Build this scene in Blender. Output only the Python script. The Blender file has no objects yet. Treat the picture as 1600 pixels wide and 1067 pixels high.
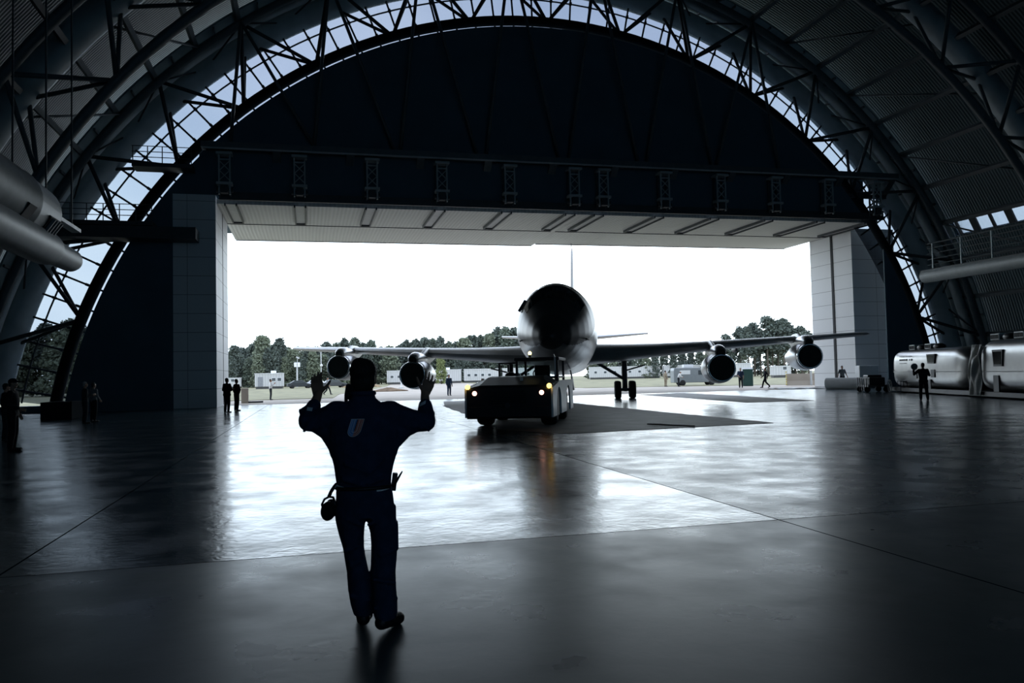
import bpy, bmesh, math, random
from mathutils import Vector, Matrix, Euler, Quaternion
from math import sin, cos, pi, radians as R
random.seed(7)
SC = bpy.context.scene
COL = SC.collection

# ------------------------------------------------------------------ camera, sky, exposure
cam_d = bpy.data.cameras.new('camera'); cam = bpy.data.objects.new('camera', cam_d); COL.objects.link(cam)
cam_d.sensor_fit = 'HORIZONTAL'; cam_d.sensor_width = 36.0
cam_d.lens = 36.0 * 1250 / 1600
cam_d.clip_start = 0.05; cam_d.clip_end = 2000
YAW, PITCH, ROLL = R(14.3), R(2.378), R(1.26)
fw = Vector((sin(YAW) * cos(PITCH), cos(YAW) * cos(PITCH), sin(PITCH)))
rt = Vector((cos(YAW), -sin(YAW), 0)); up = rt.cross(fw)
rt2 = rt * cos(ROLL) - up * sin(ROLL); up2 = up * cos(ROLL) + rt * sin(ROLL)
M = Matrix((rt2, up2, -fw)).transposed().to_4x4(); M.translation = (0, 0, 1.66)
cam.matrix_world = M
SC.camera = cam
SC.view_settings.view_transform = 'Standard'; SC.view_settings.look = 'None'
SC.view_settings.exposure = 0.0; SC.view_settings.gamma = 1.0
try: SC.view_settings.use_curve_mapping = False
except Exception: pass
try:
    SC.cycles.use_denoising = True
    SC.cycles.max_bounces = 8; SC.cycles.transparent_max_bounces = 16
    SC.cycles.sample_clamp_indirect = 6.0
except Exception: pass

SKY = 4.2
w = bpy.data.worlds.new('overcast_sky'); SC.world = w; w.use_nodes = True
nt = w.node_tree; nt.nodes.clear()
def N(t, **k):
    n = nt.nodes.new(t)
    for a, b in k.items(): setattr(n, a, b)
    return n
o_ = N('ShaderNodeOutputWorld'); bg = N('ShaderNodeBackground'); tc = N('ShaderNodeTexCoord'); sp = N('ShaderNodeSeparateXYZ')
ra = N('ShaderNodeValToRGB'); no = N('ShaderNodeTexNoise'); rn = N('ShaderNodeValToRGB'); mx = N('ShaderNodeMix'); mx.data_type = 'RGBA'; mx.blend_type = 'MULTIPLY'
nt.links.new(tc.outputs['Generated'], sp.inputs[0]); nt.links.new(sp.outputs['Z'], ra.inputs[0])
ra.color_ramp.elements[0].position = 0.0; ra.color_ramp.elements[0].color = (0.86, 0.95, 1.0, 1)
ra.color_ramp.elements[1].position = 0.62; ra.color_ramp.elements[1].color = (0.41, 0.475, 0.59, 1)
e = ra.color_ramp.elements.new(0.22); e.color = (0.79, 0.91, 1.0, 1)
e = ra.color_ramp.elements.new(0.36); e.color = (0.62, 0.69, 0.83, 1)
no.inputs['Scale'].default_value = 3.2; no.inputs['Detail'].default_value = 6; no.inputs['Roughness'].default_value = 0.55
nt.links.new(tc.outputs['Generated'], no.inputs['Vector']); nt.links.new(no.outputs[0], rn.inputs[0])
rn.color_ramp.elements[0].position = 0.36; rn.color_ramp.elements[0].color = (0.74, 0.78, 0.84, 1)
rn.color_ramp.elements[1].position = 0.62; rn.color_ramp.elements[1].color = (1.0, 1.0, 1.0, 1)
mx.inputs[0].default_value = 1.0
nt.links.new(ra.outputs[0], mx.inputs[6]); nt.links.new(rn.outputs[0], mx.inputs[7])
nt.links.new(mx.outputs[2], bg.inputs[0]); bg.inputs[1].default_value = SKY
nt.links.new(bg.outputs[0], o_.inputs[0])

# ------------------------------------------------------------------ materials
MATS = {}
def mat(name, col, rough=0.6, metal=0.0, var=0.12, scale=3.0, bump=0.0, bscale=20.0, spec=0.5, ior=1.45, coat=0.0, emit=None, estr=0.0):
    m = bpy.data.materials.new(name); m.use_nodes = True; t = m.node_tree; p = t.nodes['Principled BSDF']
    p.inputs['Roughness'].default_value = rough; p.inputs['Metallic'].default_value = metal
    p.inputs['Specular IOR Level'].default_value = spec; p.inputs['IOR'].default_value = ior
    p.inputs['Coat Weight'].default_value = coat
    c = t.nodes.new('ShaderNodeTexCoord')
    if var:
        n = t.nodes.new('ShaderNodeTexNoise'); n.inputs['Scale'].default_value = scale; n.inputs['Detail'].default_value = 5
        r = t.nodes.new('ShaderNodeValToRGB')
        r.color_ramp.elements[0].position = 0.3; r.color_ramp.elements[1].position = 0.7
        r.color_ramp.elements[0].color = (*[v * (1 - var) for v in col], 1)
        r.color_ramp.elements[1].color = (*[min(1, v * (1 + var)) for v in col], 1)
        t.links.new(c.outputs['Object'], n.inputs['Vector']); t.links.new(n.outputs[0], r.inputs[0]); t.links.new(r.outputs[0], p.inputs['Base Color'])
    else:
        p.inputs['Base Color'].default_value = (*col, 1)
    if bump:
        n2 = t.nodes.new('ShaderNodeTexNoise'); n2.inputs['Scale'].default_value = bscale; n2.inputs['Detail'].default_value = 4
        b = t.nodes.new('ShaderNodeBump'); b.inputs['Strength'].default_value = bump; b.inputs['Distance'].default_value = 0.02
        t.links.new(c.outputs['Object'], n2.inputs['Vector']); t.links.new(n2.outputs[0], b.inputs['Height']); t.links.new(b.outputs[0], p.inputs['Normal'])
    if emit:
        p.inputs['Emission Color'].default_value = (*emit, 1); p.inputs['Emission Strength'].default_value = estr
    MATS[name] = m
    return m

def glass_mat(name, tint, refl=0.06):
    m = bpy.data.materials.new(name); m.use_nodes = True; t = m.node_tree; t.nodes.clear()
    o = t.nodes.new('ShaderNodeOutputMaterial'); mixn = t.nodes.new('ShaderNodeMixShader')
    tr = t.nodes.new('ShaderNodeBsdfTransparent'); tr.inputs[0].default_value = (*tint, 1)
    gl = t.nodes.new('ShaderNodeBsdfGlossy'); gl.inputs['Roughness'].default_value = 0.03; gl.inputs[0].default_value = (0.9, 0.95, 1, 1)
    fr = t.nodes.new('ShaderNodeFresnel'); fr.inputs[0].default_value = 1.35
    t.links.new(fr.outputs[0], mixn.inputs[0]); t.links.new(tr.outputs[0], mixn.inputs[1]); t.links.new(gl.outputs[0], mixn.inputs[2]); t.links.new(mixn.outputs[0], o.inputs[0])
    MATS[name] = m
    return m

def math_node(t, op, a, b=None, c=None):
    n = t.nodes.new('ShaderNodeMath'); n.operation = op
    for i, v in enumerate((a, b, c)):
        if v is None: continue
        if isinstance(v, (int, float)): n.inputs[i].default_value = v
        else: t.links.new(v, n.inputs[i])
    return n.outputs[0]

def floor_mat():
    m = mat('polished_concrete', (0.055, 0.068, 0.082), rough=0.2, var=0, spec=0.5, ior=1.38)
    t = m.node_tree; p = t.nodes['Principled BSDF']; c = t.nodes.new('ShaderNodeTexCoord')
    sx = t.nodes.new('ShaderNodeSeparateXYZ'); t.links.new(c.outputs['Object'], sx.inputs[0])
    def joint(src, off, sp_):
        f = math_node(t, 'SUBTRACT', src, off); f = math_node(t, 'DIVIDE', f, sp_); f = math_node(t, 'FRACT', f)
        f = math_node(t, 'SUBTRACT', f, 0.5); f = math_node(t, 'ABSOLUTE', f)
        return math_node(t, 'GREATER_THAN', f, 0.5 - 0.011 / sp_)
    j = math_node(t, 'MAXIMUM', joint(sx.outputs[0], 5.0, 7.65), joint(sx.outputs[1], 7.9, 7.65))
    n = t.nodes.new('ShaderNodeTexNoise'); n.inputs['Scale'].default_value = 0.7; n.inputs['Detail'].default_value = 5; n.inputs['Roughness'].default_value = 0.65
    t.links.new(c.outputs['Object'], n.inputs['Vector'])
    r = t.nodes.new('ShaderNodeValToRGB'); r.color_ramp.elements[0].position = 0.3; r.color_ramp.elements[1].position = 0.7
    r.color_ramp.elements[0].color = (0.036, 0.062, 0.076, 1); r.color_ramp.elements[1].color = (0.052, 0.080, 0.094, 1)
    t.links.new(n.outputs[0], r.inputs[0])
    mxn = t.nodes.new('ShaderNodeMix'); mxn.data_type = 'RGBA'; t.links.new(j, mxn.inputs[0]); t.links.new(r.outputs[0], mxn.inputs[6]); mxn.inputs[7].default_value = (0.02, 0.028, 0.034, 1)
    t.links.new(mxn.outputs[2], p.inputs['Base Color'])
    # wear: large patches of duller and shinier finish
    n2 = t.nodes.new('ShaderNodeTexNoise'); n2.inputs['Scale'].default_value = 1.1; n2.inputs['Detail'].default_value = 4; n2.inputs['Roughness'].default_value = 0.55
    t.links.new(c.outputs['Object'], n2.inputs['Vector'])
    rr = t.nodes.new('ShaderNodeMapRange'); rr.inputs[1].default_value = 0.3; rr.inputs[2].default_value = 0.7; rr.inputs[3].default_value = FL_R0; rr.inputs[4].default_value = FL_R1
    t.links.new(n2.outputs[0], rr.inputs[0])
    # separate pours: the slabs nearest the camera and those right of the long joint are duller
    right_ = math_node(t, 'MULTIPLY', math_node(t, 'GREATER_THAN', sx.outputs[0], 5.0), math_node(t, 'LESS_THAN', sx.outputs[1], 21.8))
    near = math_node(t, 'LESS_THAN', sx.outputs[1], 7.9); dull = math_node(t, 'MAXIMUM', near, math_node(t, 'MULTIPLY', right_, 0.62))
    ro = math_node(t, 'MULTIPLY_ADD', dull, 0.12, rr.outputs[0]); ro = math_node(t, 'MAXIMUM', ro, math_node(t, 'MULTIPLY', j, 0.6)); t.links.new(ro, p.inputs['Roughness'])
    n3 = t.nodes.new('ShaderNodeTexNoise'); n3.inputs['Scale'].default_value = 7.5; n3.inputs['Detail'].default_value = 2.5; n3.inputs['Roughness'].default_value = 0.55; n3.inputs['Distortion'].default_value = 0.4
    t.links.new(c.outputs['Object'], n3.inputs['Vector'])
    b = t.nodes.new('ShaderNodeBump'); t.links.new(math_node(t, 'MULTIPLY_ADD', near, -0.32, 0.5), b.inputs['Strength']); p.inputs['Specular Tint'].default_value = (0.76, 0.91, 1.0, 1); b.inputs['Distance'].default_value = FL_BUMP
    t.links.new(n3.outputs[0], b.inputs['Height']); t.links.new(b.outputs[0], p.inputs['Normal'])
    sl = math_node(t, 'MULTIPLY', math_node(t, 'SUBTRACT', 1.0, j), 0.5); t.links.new(sl, p.inputs['Specular IOR Level'])
    return m
FL_R0, FL_R1, FL_BUMP = 0.12, 0.27, 0.0065

def ribbed(name, col, axis, pitch, rough=0.5, metal=0.0, depth=0.5, dist=0.04, dark=0.7):
    """painted sheet with straight ribs every <pitch> m along an object axis"""
    m = mat(name, col, rough=rough, metal=metal, var=0)
    t = m.node_tree; p = t.nodes['Principled BSDF']; c = t.nodes.new('ShaderNodeTexCoord'); sx = t.nodes.new('ShaderNodeSeparateXYZ')
    t.links.new(c.outputs['Object'], sx.inputs[0])
    f = math_node(t, 'MULTIPLY', sx.outputs[axis], 2 * pi / pitch); f = math_node(t, 'SINE', f)
    b = t.nodes.new('ShaderNodeBump'); b.inputs['Strength'].default_value = depth; b.inputs['Distance'].default_value = dist
    t.links.new(f, b.inputs['Height']); t.links.new(b.outputs[0], p.inputs['Normal'])
    g = t.nodes.new('ShaderNodeMapRange'); g.inputs[1].default_value = -1; g.inputs[2].default_value = 1; g.inputs[3].default_value = 0; g.inputs[4].default_value = 1
    t.links.new(f, g.inputs[0])
    x = t.nodes.new('ShaderNodeMix'); x.data_type = 'RGBA'; t.links.new(g.outputs[0], x.inputs[0])
    x.inputs[6].default_value = (*[v * dark for v in col], 1); x.inputs[7].default_value = (*col, 1)
    t.links.new(x.outputs[2], p.inputs['Base Color'])
    return m

def panelled(name, col, pz, py=None, rough=0.55):
    """wall panels: fine dark joints every pz m of height (and py m of length)"""
    m = mat(name, col, rough=rough, var=0)
    t = m.node_tree; p = t.nodes['Principled BSDF']; c = t.nodes.new('ShaderNodeTexCoord'); sx = t.nodes.new('ShaderNodeSeparateXYZ')
    t.links.new(c.outputs['Object'], sx.inputs[0])
    f = math_node(t, 'FRACT', math_node(t, 'DIVIDE', sx.outputs[2], pz)); j = math_node(t, 'LESS_THAN', f, 0.035 / pz)
    if py:
        f2 = math_node(t, 'FRACT', math_node(t, 'DIVIDE', math_node(t, 'ADD', sx.outputs[0], 0.31), py)); j = math_node(t, 'MAXIMUM', j, math_node(t, 'LESS_THAN', f2, 0.03 / py))
    x = t.nodes.new('ShaderNodeMix'); x.data_type = 'RGBA'; t.links.new(j, x.inputs[0]); x.inputs[6].default_value = (*col, 1); x.inputs[7].default_value = (*[v * 0.35 for v in col], 1)
    t.links.new(x.outputs[2], p.inputs['Base Color'])
    return m

floor_mat()
mat('apron_concrete', (0.36, 0.31, 0.255), 0.75, var=0.14, scale=0.4)
mat('field_grass', (0.22, 0.205, 0.115), 0.9, var=0.4, scale=0.5, bump=0.6, bscale=8)
mat('wall_shade_blue', (0.050, 0.092, 0.125), 0.7, var=0.1, scale=0.6)  # blue tone of the deep shadows put into wall and roof colours
ribbed('roof_sheet', (0.040, 0.082, 0.100), 1, 0.24, rough=0.6, depth=0.35, dist=0.03, dark=0.7)
panelled('jamb_panel', (0.66, 0.67, 0.68), 1.17, 2.3)
ribbed('soffit_sheet', (0.60, 0.605, 0.575), 0, 0.26, rough=0.6, depth=0.35, dist=0.03, dark=0.86)
mat('dark_steel', (0.035, 0.043, 0.050), 0.55, 0.0, var=0.15)
mat('rim_black', (0.010, 0.014, 0.017), 0.9, var=0.1, spec=0.05)
mat('truss_paint', (0.075, 0.095, 0.105), 0.5, 0.0, var=0.12)
mat('bracket_paint', (0.36, 0.40, 0.41), 0.5, var=0.1)
mat('pipe_paint', (0.42, 0.49, 0.51), 0.4, 0.0, var=0.12, scale=1.0)
mat('strip_teal', (0.20, 0.28, 0.30), 0.5, 0.0, var=0.2, scale=0.7)
mat('duct_metal', (0.17, 0.19, 0.195), 0.5, 0.1, var=0.1)
mat('light_grey_steel', (0.42, 0.43, 0.43), 0.5, 0.0, var=0.08)
mat('black_slot', (0.01, 0.012, 0.014), 0.7, 0.0, var=0)
glass_mat('tinted_glazing', (0.425, 0.45, 0.48))
glass_mat('rear_fill_glazing', (0.18, 0.245, 0.295))
glass_mat('clear_glass', (0.80, 0.86, 0.86))
mat('mat_sheet', (0.105, 0.110, 0.108), 0.6, var=0.35, scale=1.2, bump=0.6, bscale=4)
# aircraft
mat('brown_paint', (0.050, 0.047, 0.046), 0.32, 0.0, var=0.06, spec=0.4)
mat('cream_paint', (0.72, 0.70, 0.62), 0.3, 0.0, var=0.05, coat=0.3)
mat('bare_aluminium', (0.46, 0.47, 0.48), 0.30, 0.85, var=0.10, scale=1.2, bump=0.05, bscale=2)
mat('wing_metal', (0.46, 0.47, 0.47), 0.40, 0.6, var=0.12, scale=0.8)
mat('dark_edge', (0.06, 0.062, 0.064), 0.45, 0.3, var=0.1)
mat('polished_lip', (0.75, 0.76, 0.77), 0.12, 1.0, var=0.03)
mat('intake_cover', (0.030, 0.036, 0.032), 0.8, var=0.2)
mat('cockpit_glass', (0.012, 0.014, 0.016), 0.1, 0.0, var=0, spec=0.6)
mat('tyre_rubber', (0.012, 0.012, 0.013), 0.8, var=0.1)
mat('gear_paint', (0.10, 0.105, 0.11), 0.45, 0.2, var=0.1)
# tug
mat('tug_paint', (0.020, 0.022, 0.025), 0.5, var=0.1)
mat('tug_side', (0.80, 0.81, 0.80), 0.35, var=0.1)
mat('amber_lens', (0.9, 0.45, 0.05), 0.3, var=0, emit=(1.0, 0.62, 0.16), estr=3.2)
mat('red_lens', (0.9, 0.3, 0.2), 0.3, var=0, emit=(1.0, 0.52, 0.40), estr=3.6)
mat('yellow_lens', (0.9, 0.7, 0.2), 0.3, var=0, emit=(1.0, 0.80, 0.30), estr=4.5)
# people
mat('skin', (0.36, 0.20, 0.13), 0.55, var=0.06, scale=12)
mat('skin_dark', (0.12, 0.06, 0.035), 0.55, var=0.06, scale=12)
mat('navy_cloth', (0.026, 0.046, 0.090), 0.85, var=0.18, scale=14, bump=0.35, bscale=22, spec=0.15)
mat('black_cloth', (0.010, 0.012, 0.016), 0.85, var=0.2, scale=10, spec=0.2)
mat('charcoal_cloth', (0.03, 0.034, 0.04), 0.85, var=0.2, scale=10, spec=0.2)
mat('white_cloth', (0.62, 0.62, 0.60), 0.85, var=0.08, scale=8, spec=0.2)
mat('grey_cloth', (0.22, 0.23, 0.24), 0.85, var=0.1, scale=8, spec=0.2)
mat('blue_cloth', (0.03, 0.05, 0.10), 0.85, var=0.15, scale=8, spec=0.2)
mat('khaki_cloth', (0.25, 0.21, 0.15), 0.85, var=0.1, scale=8, spec=0.2)
mat('dark_hair', (0.012, 0.010, 0.009), 0.65, var=0.3, scale=40, bump=0.5, bscale=90)
mat('grey_hair', (0.30, 0.29, 0.27), 0.65, var=0.2, scale=40)
mat('black_leather', (0.012, 0.012, 0.013), 0.45, var=0.1)
mat('reflective_tape', (0.92, 0.93, 0.93), 0.5, 0.0, var=0.03, emit=None)
mat('emblem_blue', (0.20, 0.38, 0.70), 0.7, var=0)
mat('emblem_red', (0.72, 0.22, 0.16), 0.7, var=0)
mat('emblem_line', (0.95, 0.90, 0.86), 0.7, var=0)
mat('black_plastic', (0.014, 0.015, 0.017), 0.35, var=0.05)
mat('eye_white', (0.6, 0.6, 0.58), 0.3, var=0)
mat('lip_skin', (0.25, 0.10, 0.08), 0.5, var=0)
# site
mat('foliage_dark', (0.105, 0.130, 0.098), 0.85, var=0.35, scale=0.5)
mat('foliage_mid', (0.135, 0.158, 0.108), 0.85, var=0.35, scale=0.5)
mat('foliage_pine', (0.085, 0.105, 0.088), 0.85, var=0.3, scale=0.5)
mat('foliage_lime', (0.17, 0.20, 0.08), 0.85, var=0.3, scale=0.5)
mat('bark', (0.10, 0.085, 0.07), 0.9, var=0.2)
ribbed('trailer_white', (0.46, 0.46, 0.45), 0, 0.5, rough=0.6, depth=0.3, dark=0.85)
mat('trailer_window', (0.05, 0.06, 0.065), 0.25, var=0)
mat('van_paint', (0.20, 0.22, 0.23), 0.4, var=0.05)
mat('green_plastic', (0.02, 0.06, 0.05), 0.5, var=0.08)
mat('white_plastic', (0.66, 0.67, 0.67), 0.5, var=0.05)
mat('car_dark', (0.03, 0.035, 0.04), 0.3, var=0)
mat('car_white', (0.7, 0.7, 0.7), 0.3, var=0)
mat('dirt', (0.16, 0.11, 0.07), 0.95, var=0.3, scale=2)
mat('orange_dirt', (0.27, 0.19, 0.11), 0.95, var=0.3, scale=2)
mat('yellow_paint', (0.55, 0.45, 0.12), 0.6, var=0.05)
mat('trailer_silver', (0.33, 0.33, 0.325), 0.30, 0.95, var=0.08, scale=2.0, bump=0.08, bscale=3)
mat('drape_plastic', (0.55, 0.55, 0.52), 0.4, var=0.15, scale=3, bump=0.5, bscale=5)
mat('foam_white', (0.58, 0.59, 0.60), 0.7, var=0.05)

# ------------------------------------------------------------------ helpers
class MB:
    """collects shapes into one mesh; every face keeps a material slot"""
    def __init__(s): s.v = []; s.f = []; s.m = []
    def add(s, vs, fs, mi=0):
        b = len(s.v); s.v += [tuple(v) for v in vs]; s.f += [tuple(b + i for i in f) for f in fs]; s.m += [mi] * len(fs)
        return s
    def box(s, c, d, rot=None, mi=0, taper=(1, 1)):
        hx, hy, hz = d[0] / 2, d[1] / 2, d[2] / 2
        vs = [Vector((sx * hx * (taper[0] if sz > 0 else 1), sy * hy * (taper[1] if sz > 0 else 1), sz * hz)) for sz in (-1, 1) for sy in (-1, 1) for sx in (-1, 1)]
        if rot is not None:
            q = rot if isinstance(rot, (Matrix, Quaternion)) else Euler(rot).to_matrix()
            vs = [q @ v for v in vs]
        c = Vector(c)
        return s.add([c + v for v in vs], [(0, 2, 3, 1), (4, 5, 7, 6), (0, 1, 5, 4), (2, 6, 7, 3), (0, 4, 6, 2), (1, 3, 7, 5)], mi)
    def bar(s, p0, p1, wd, ht=None, mi=0):
        p0, p1 = Vector(p0), Vector(p1); d = p1 - p0
        if d.length < 1e-6: return s
        q = d.to_track_quat('Z', 'Y')
        return s.box((p0 + p1) / 2, (wd, ht or wd, d.length), q.to_matrix(), mi)
    def tube(s, pts, r, n=10, mi=0, cap=True):
        pts = [Vector(p) for p in pts]; rs = r if isinstance(r, (list, tuple)) else [r] * len(pts)
        rings = []; prev = None
        for i, p in enumerate(pts):
            d = (pts[min(i + 1, len(pts) - 1)] - pts[max(i - 1, 0)])
            if d.length < 1e-9: d = Vector((0, 0, 1))
            d.normalize()
            if prev is None:
                a = Vector((0, 0, 1)) if abs(d.z) < 0.9 else Vector((1, 0, 0)); u = d.cross(a).normalized()
            else:
                u = prev - d * prev.dot(d); u.normalize()
            prev = u; v = d.cross(u)
            rings.append([p + (u * cos(2 * pi * k / n) + v * sin(2 * pi * k / n)) * rs[i] for k in range(n)])
        return s.skin(rings, mi, cap)
    def skin(s, rings, mi=0, cap=True, closed=True):
        n = len(rings[0]); vs = [v for r_ in rings for v in r_]; fs = []; ms = []
        kk = n if closed else n - 1
        for i in range(len(rings) - 1):
            for k in range(kk):
                fs.append((i * n + k, i * n + (k + 1) % n, (i + 1) * n + (k + 1) % n, (i + 1) * n + k))
                ms.append(mi(i, k) if callable(mi) else mi)
        if cap:
            fs.append(tuple(range(n - 1, -1, -1))); fs.append(tuple((len(rings) - 1) * n + k for k in range(n)))
            ms += [mi(0, 0) if callable(mi) else mi, mi(len(rings) - 2, 0) if callable(mi) else mi]
        b = len(s.v); s.v += [tuple(v) for v in vs]; s.f += [tuple(b + i for i in f) for f in fs]; s.m += ms
        return s
    def lathe(s, prof, c=(0, 0, 0), axis='Z', n=24, mi=0, cap=True):
        c = Vector(c); rings = []
        for (t, r_) in prof:
            ring = []
            for k in range(n):
                a = 2 * pi * k / n
                if axis == 'Z': ring.append(c + Vector((r_ * cos(a), r_ * sin(a), t)))
                elif axis == 'Y': ring.append(c + Vector((r_ * cos(a), t, r_ * sin(a))))
                else: ring.append(c + Vector((t, r_ * cos(a), r_ * sin(a))))
            rings.append(ring)
        return s.skin(rings, mi, cap)
    def ell(s, c, r, n=14, m=9, mi=0, rot=None):
        c = Vector(c); rings = []
        for j in range(1, m):
            t = pi * j / m; ring = []
            for k in range(n):
                a = 2 * pi * k / n; v = Vector((r[0] * sin(t) * cos(a), r[1] * sin(t) * sin(a), -r[2] * cos(t)))
                if rot is not None: v = rot @ v
                ring.append(c + v)
            rings.append(ring)
        return s.skin(rings, mi)
    def cap(s, p0, p1, r0, r1, n=12, mi=0):
        """tapered round-ended limb"""
        p0, p1 = Vector(p0), Vector(p1); d = p1 - p0; L = d.length
        if L < 1e-6: return s.ell(p0, (r0, r0, r0))
        d.normalize(); pts = []; rs = []
        for a in (-80, -55, -28, 0): pts.append(p0 + d * (r0 * sin(R(a)))); rs.append(r0 * cos(R(a)))
        for a in (0, 28, 55, 80): pts.append(p1 + d * (r1 * sin(R(a)))); rs.append(r1 * cos(R(a)))
        return s.tube(pts, rs, n, mi)
    def loft(s, secs, n=20, mi=0):
        """horizontal ellipses (x, y, z, rx, ry)"""
        return s.skin([[Vector((x + rx * cos(2 * pi * k / n), y + ry * sin(2 * pi * k / n), z)) for k in range(n)] for (x, y, z, rx, ry) in secs], mi)
    def prism(s, poly, z0, z1, mi=0, fn=None):
        """polygon (2-D) swept from z0 to z1; fn maps (a, b, t) to a point"""
        fn = fn or (lambda a, b, t: (a, b, t)); n = len(poly)
        vs = [fn(a, b, z0) for a, b in poly] + [fn(a, b, z1) for a, b in poly]
        fs = [tuple(range(n - 1, -1, -1)), tuple(range(n, 2 * n))] + [(k, (k + 1) % n, n + (k + 1) % n, n + k) for k in range(n)]
        return s.add(vs, fs, mi)
    def mesh(s, name, mats):
        me = bpy.data.meshes.new(name); me.from_pydata(s.v, [], s.f)
        for m in (mats if isinstance(mats, (list, tuple)) else [mats]): me.materials.append(MATS[m])
        for p, mi in zip(me.polygons, s.m): p.material_index = mi
        bm = bmesh.new(); bm.from_mesh(me); bmesh.ops.recalc_face_normals(bm, faces=bm.faces); bm.to_mesh(me); bm.free()
        return me
    def build(s, name, mats, parent=None, smooth=False, bevel=0, auto=None):
        me = s.mesh(name, mats)
        if smooth:
            me.polygons.foreach_set('use_smooth', [True] * len(me.polygons))
            if auto is not None: me.set_sharp_from_angle(angle=R(auto))
        o = bpy.data.objects.new(name, me); COL.objects.link(o)
        if parent: o.parent = parent
        if bevel:
            b = o.modifiers.new('bevel', 'BEVEL'); b.width = bevel; b.segments = 2; b.limit_method = 'ANGLE'
        return o

def tag(o, label=None, cat=None, group=None, kind=None):
    if label: o['label'] = label
    if cat: o['category'] = cat
    if group: o['group'] = group
    if kind: o['kind'] = kind
    return o
def thing(name, label, cat, loc=(0, 0, 0), rz=0.0, group=None, kind=None):
    o = bpy.data.objects.new(name, None); COL.objects.link(o); o.location = loc; o.rotation_euler = (0, 0, rz); o.empty_display_size = 0.2
    return tag(o, label, cat, group, kind)
def struct(name, mb, mats, parent=None, **k):
    o = mb.build(name, mats, parent, **k)
    if not parent: o['kind'] = 'structure'
    return o
def dup(root, loc, rz=0.0, label=None, group=None, scale=None):
    r_ = root.copy(); COL.objects.link(r_); r_.location = loc; r_.rotation_euler = (0, 0, rz)
    if scale: r_.scale = scale
    if label: r_['label'] = label
    if group: r_['group'] = group
    for ch in list(root.children):
        c = ch.copy(); COL.objects.link(c); c.parent = r_
        for g in ch.children:
            d = g.copy(); COL.objects.link(d); d.parent = c
    return r_

# ------------------------------------------------------------------ the hangar shell
AX, AZ = 16.55, -5.3                                  # centre line of the round arch
def arc(a, r, y): return Vector((AX + r * sin(R(a)), y, AZ + r * cos(R(a))))

mb = MB(); mb.box((18, 5.7, -0.1), (84, 102.6, 0.2)); struct('floor', mb, 'polished_concrete')
mb = MB(); mb.box((30, 128.5, -0.11), (420, 143, 0.2)); struct('ground_apron', mb, 'apron_concrete')
# grass either side of the taxiway that runs out from the door
mb = MB()
mb.prism([(-150, 70.2), (2.0, 70.2), (3.2, 88), (9.5, 120), (14, 150), (20, 200), (-150, 200)], -0.2, 0.03); struct('lawn_field', mb, 'field_grass')
mb = MB()
mb.prism([(30.0, 85), (34.0, 83.5), (52, 71), (200, 40), (240, 200), (37, 200), (29.5, 130)], -0.2, 0.03); struct('lawn_verge', mb, 'field_grass')
mb = MB(); mb.box((30, 330, -0.12), (700, 270, 0.2)); struct('ground_far', mb, 'field_grass')

# roof: sheeted barrel vault
RR = 37.5
def vault(y0, y1, a0, a1, n):
    rings = [[arc(a0 + (a1 - a0) * k / n, RR, y) for k in range(n + 1)] + [arc(a1 - (a1 - a0) * k / n, RR + 0.3, y) for k in range(n + 1)] for y in (y0, y1)]
    mb.skin(rings)
mb = MB(); vault(-45.3, 40.0, -82.1, 82.1, 96); vault(40.0, 52.4, -82.1, 61.0, 84); vault(40.0, 52.4, 62.7, 82.1, 12); vault(52.4, 56.2, -82.1, 82.1, 96)
ro = struct('ceiling', mb, 'roof_sheet')
# rear end of the vault: unseen glazing added for dim blue fill, over a low solid wall
mb = MB(); mb.box((AX, -45.1, 1.5), (2 * 37.0, 0.3, 3.0)); struct('wall_rear', mb, 'wall_shade_blue')
wr = thing('window_18', None, None, kind='structure')
mb = MB(); mb.prism([(AX + RR * sin(R(a)), max(3.0, AZ + RR * cos(R(a)))) for a in [-77 + 154 * k / 60 for k in range(61)]], -45.12, -45.08, fn=lambda a, b, t: (a, t, b)); mb.build('pane', 'rear_fill_glazing', wr)
for x in range(-16, 50, 6):
    zt = AZ + math.sqrt(RR ** 2 - (x - AX) ** 2); mm = MB(); mm.box((x, -45.0, (3 + zt) / 2), (0.16, 0.16, zt - 3)); mm.build('mullion', 'dark_steel', wr)
for z in (8, 14, 20, 26):
    hw = math.sqrt(RR ** 2 - (z - AZ) ** 2); mm = MB(); mm.box((AX, -45.0, z), (2 * hw, 0.14, 0.14)); mm.build('transom', 'dark_steel', wr)
# front end wall with the doorway
def arch_z(x, r): 
    d = r * r - (x - AX) ** 2
    return AZ + math.sqrt(max(0, d))
RW = 31.15
def wall_strip(mb, x0, x1, zlo, n, y0=52.58, y1=52.68):
    poly = [(x0, zlo)] + [(x0 + (x1 - x0) * k / n, max(zlo, arch_z(x0 + (x1 - x0) * k / n, RW))) for k in range(n + 1)] + [(x1, zlo)]
    if poly[1][1] <= zlo + 1e-4: poly = poly[1:]
    if poly[-2][1] <= zlo + 1e-4: poly = poly[:-1]
    mb.prism(poly, y0, y1, fn=lambda a, b, t: (a, t, b))
xl = AX - math.sqrt(RW ** 2 - AZ ** 2); xr = AX + math.sqrt(RW ** 2 - AZ ** 2)
mb = MB(); wall_strip(mb, xl, -8.02, 0, 18); wall_strip(mb, 43.25, xr, 0, 8); wall_strip(mb, -8.02, 43.25, 13.3, 60); struct('wall_front', mb, 'wall_shade_blue')
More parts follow.
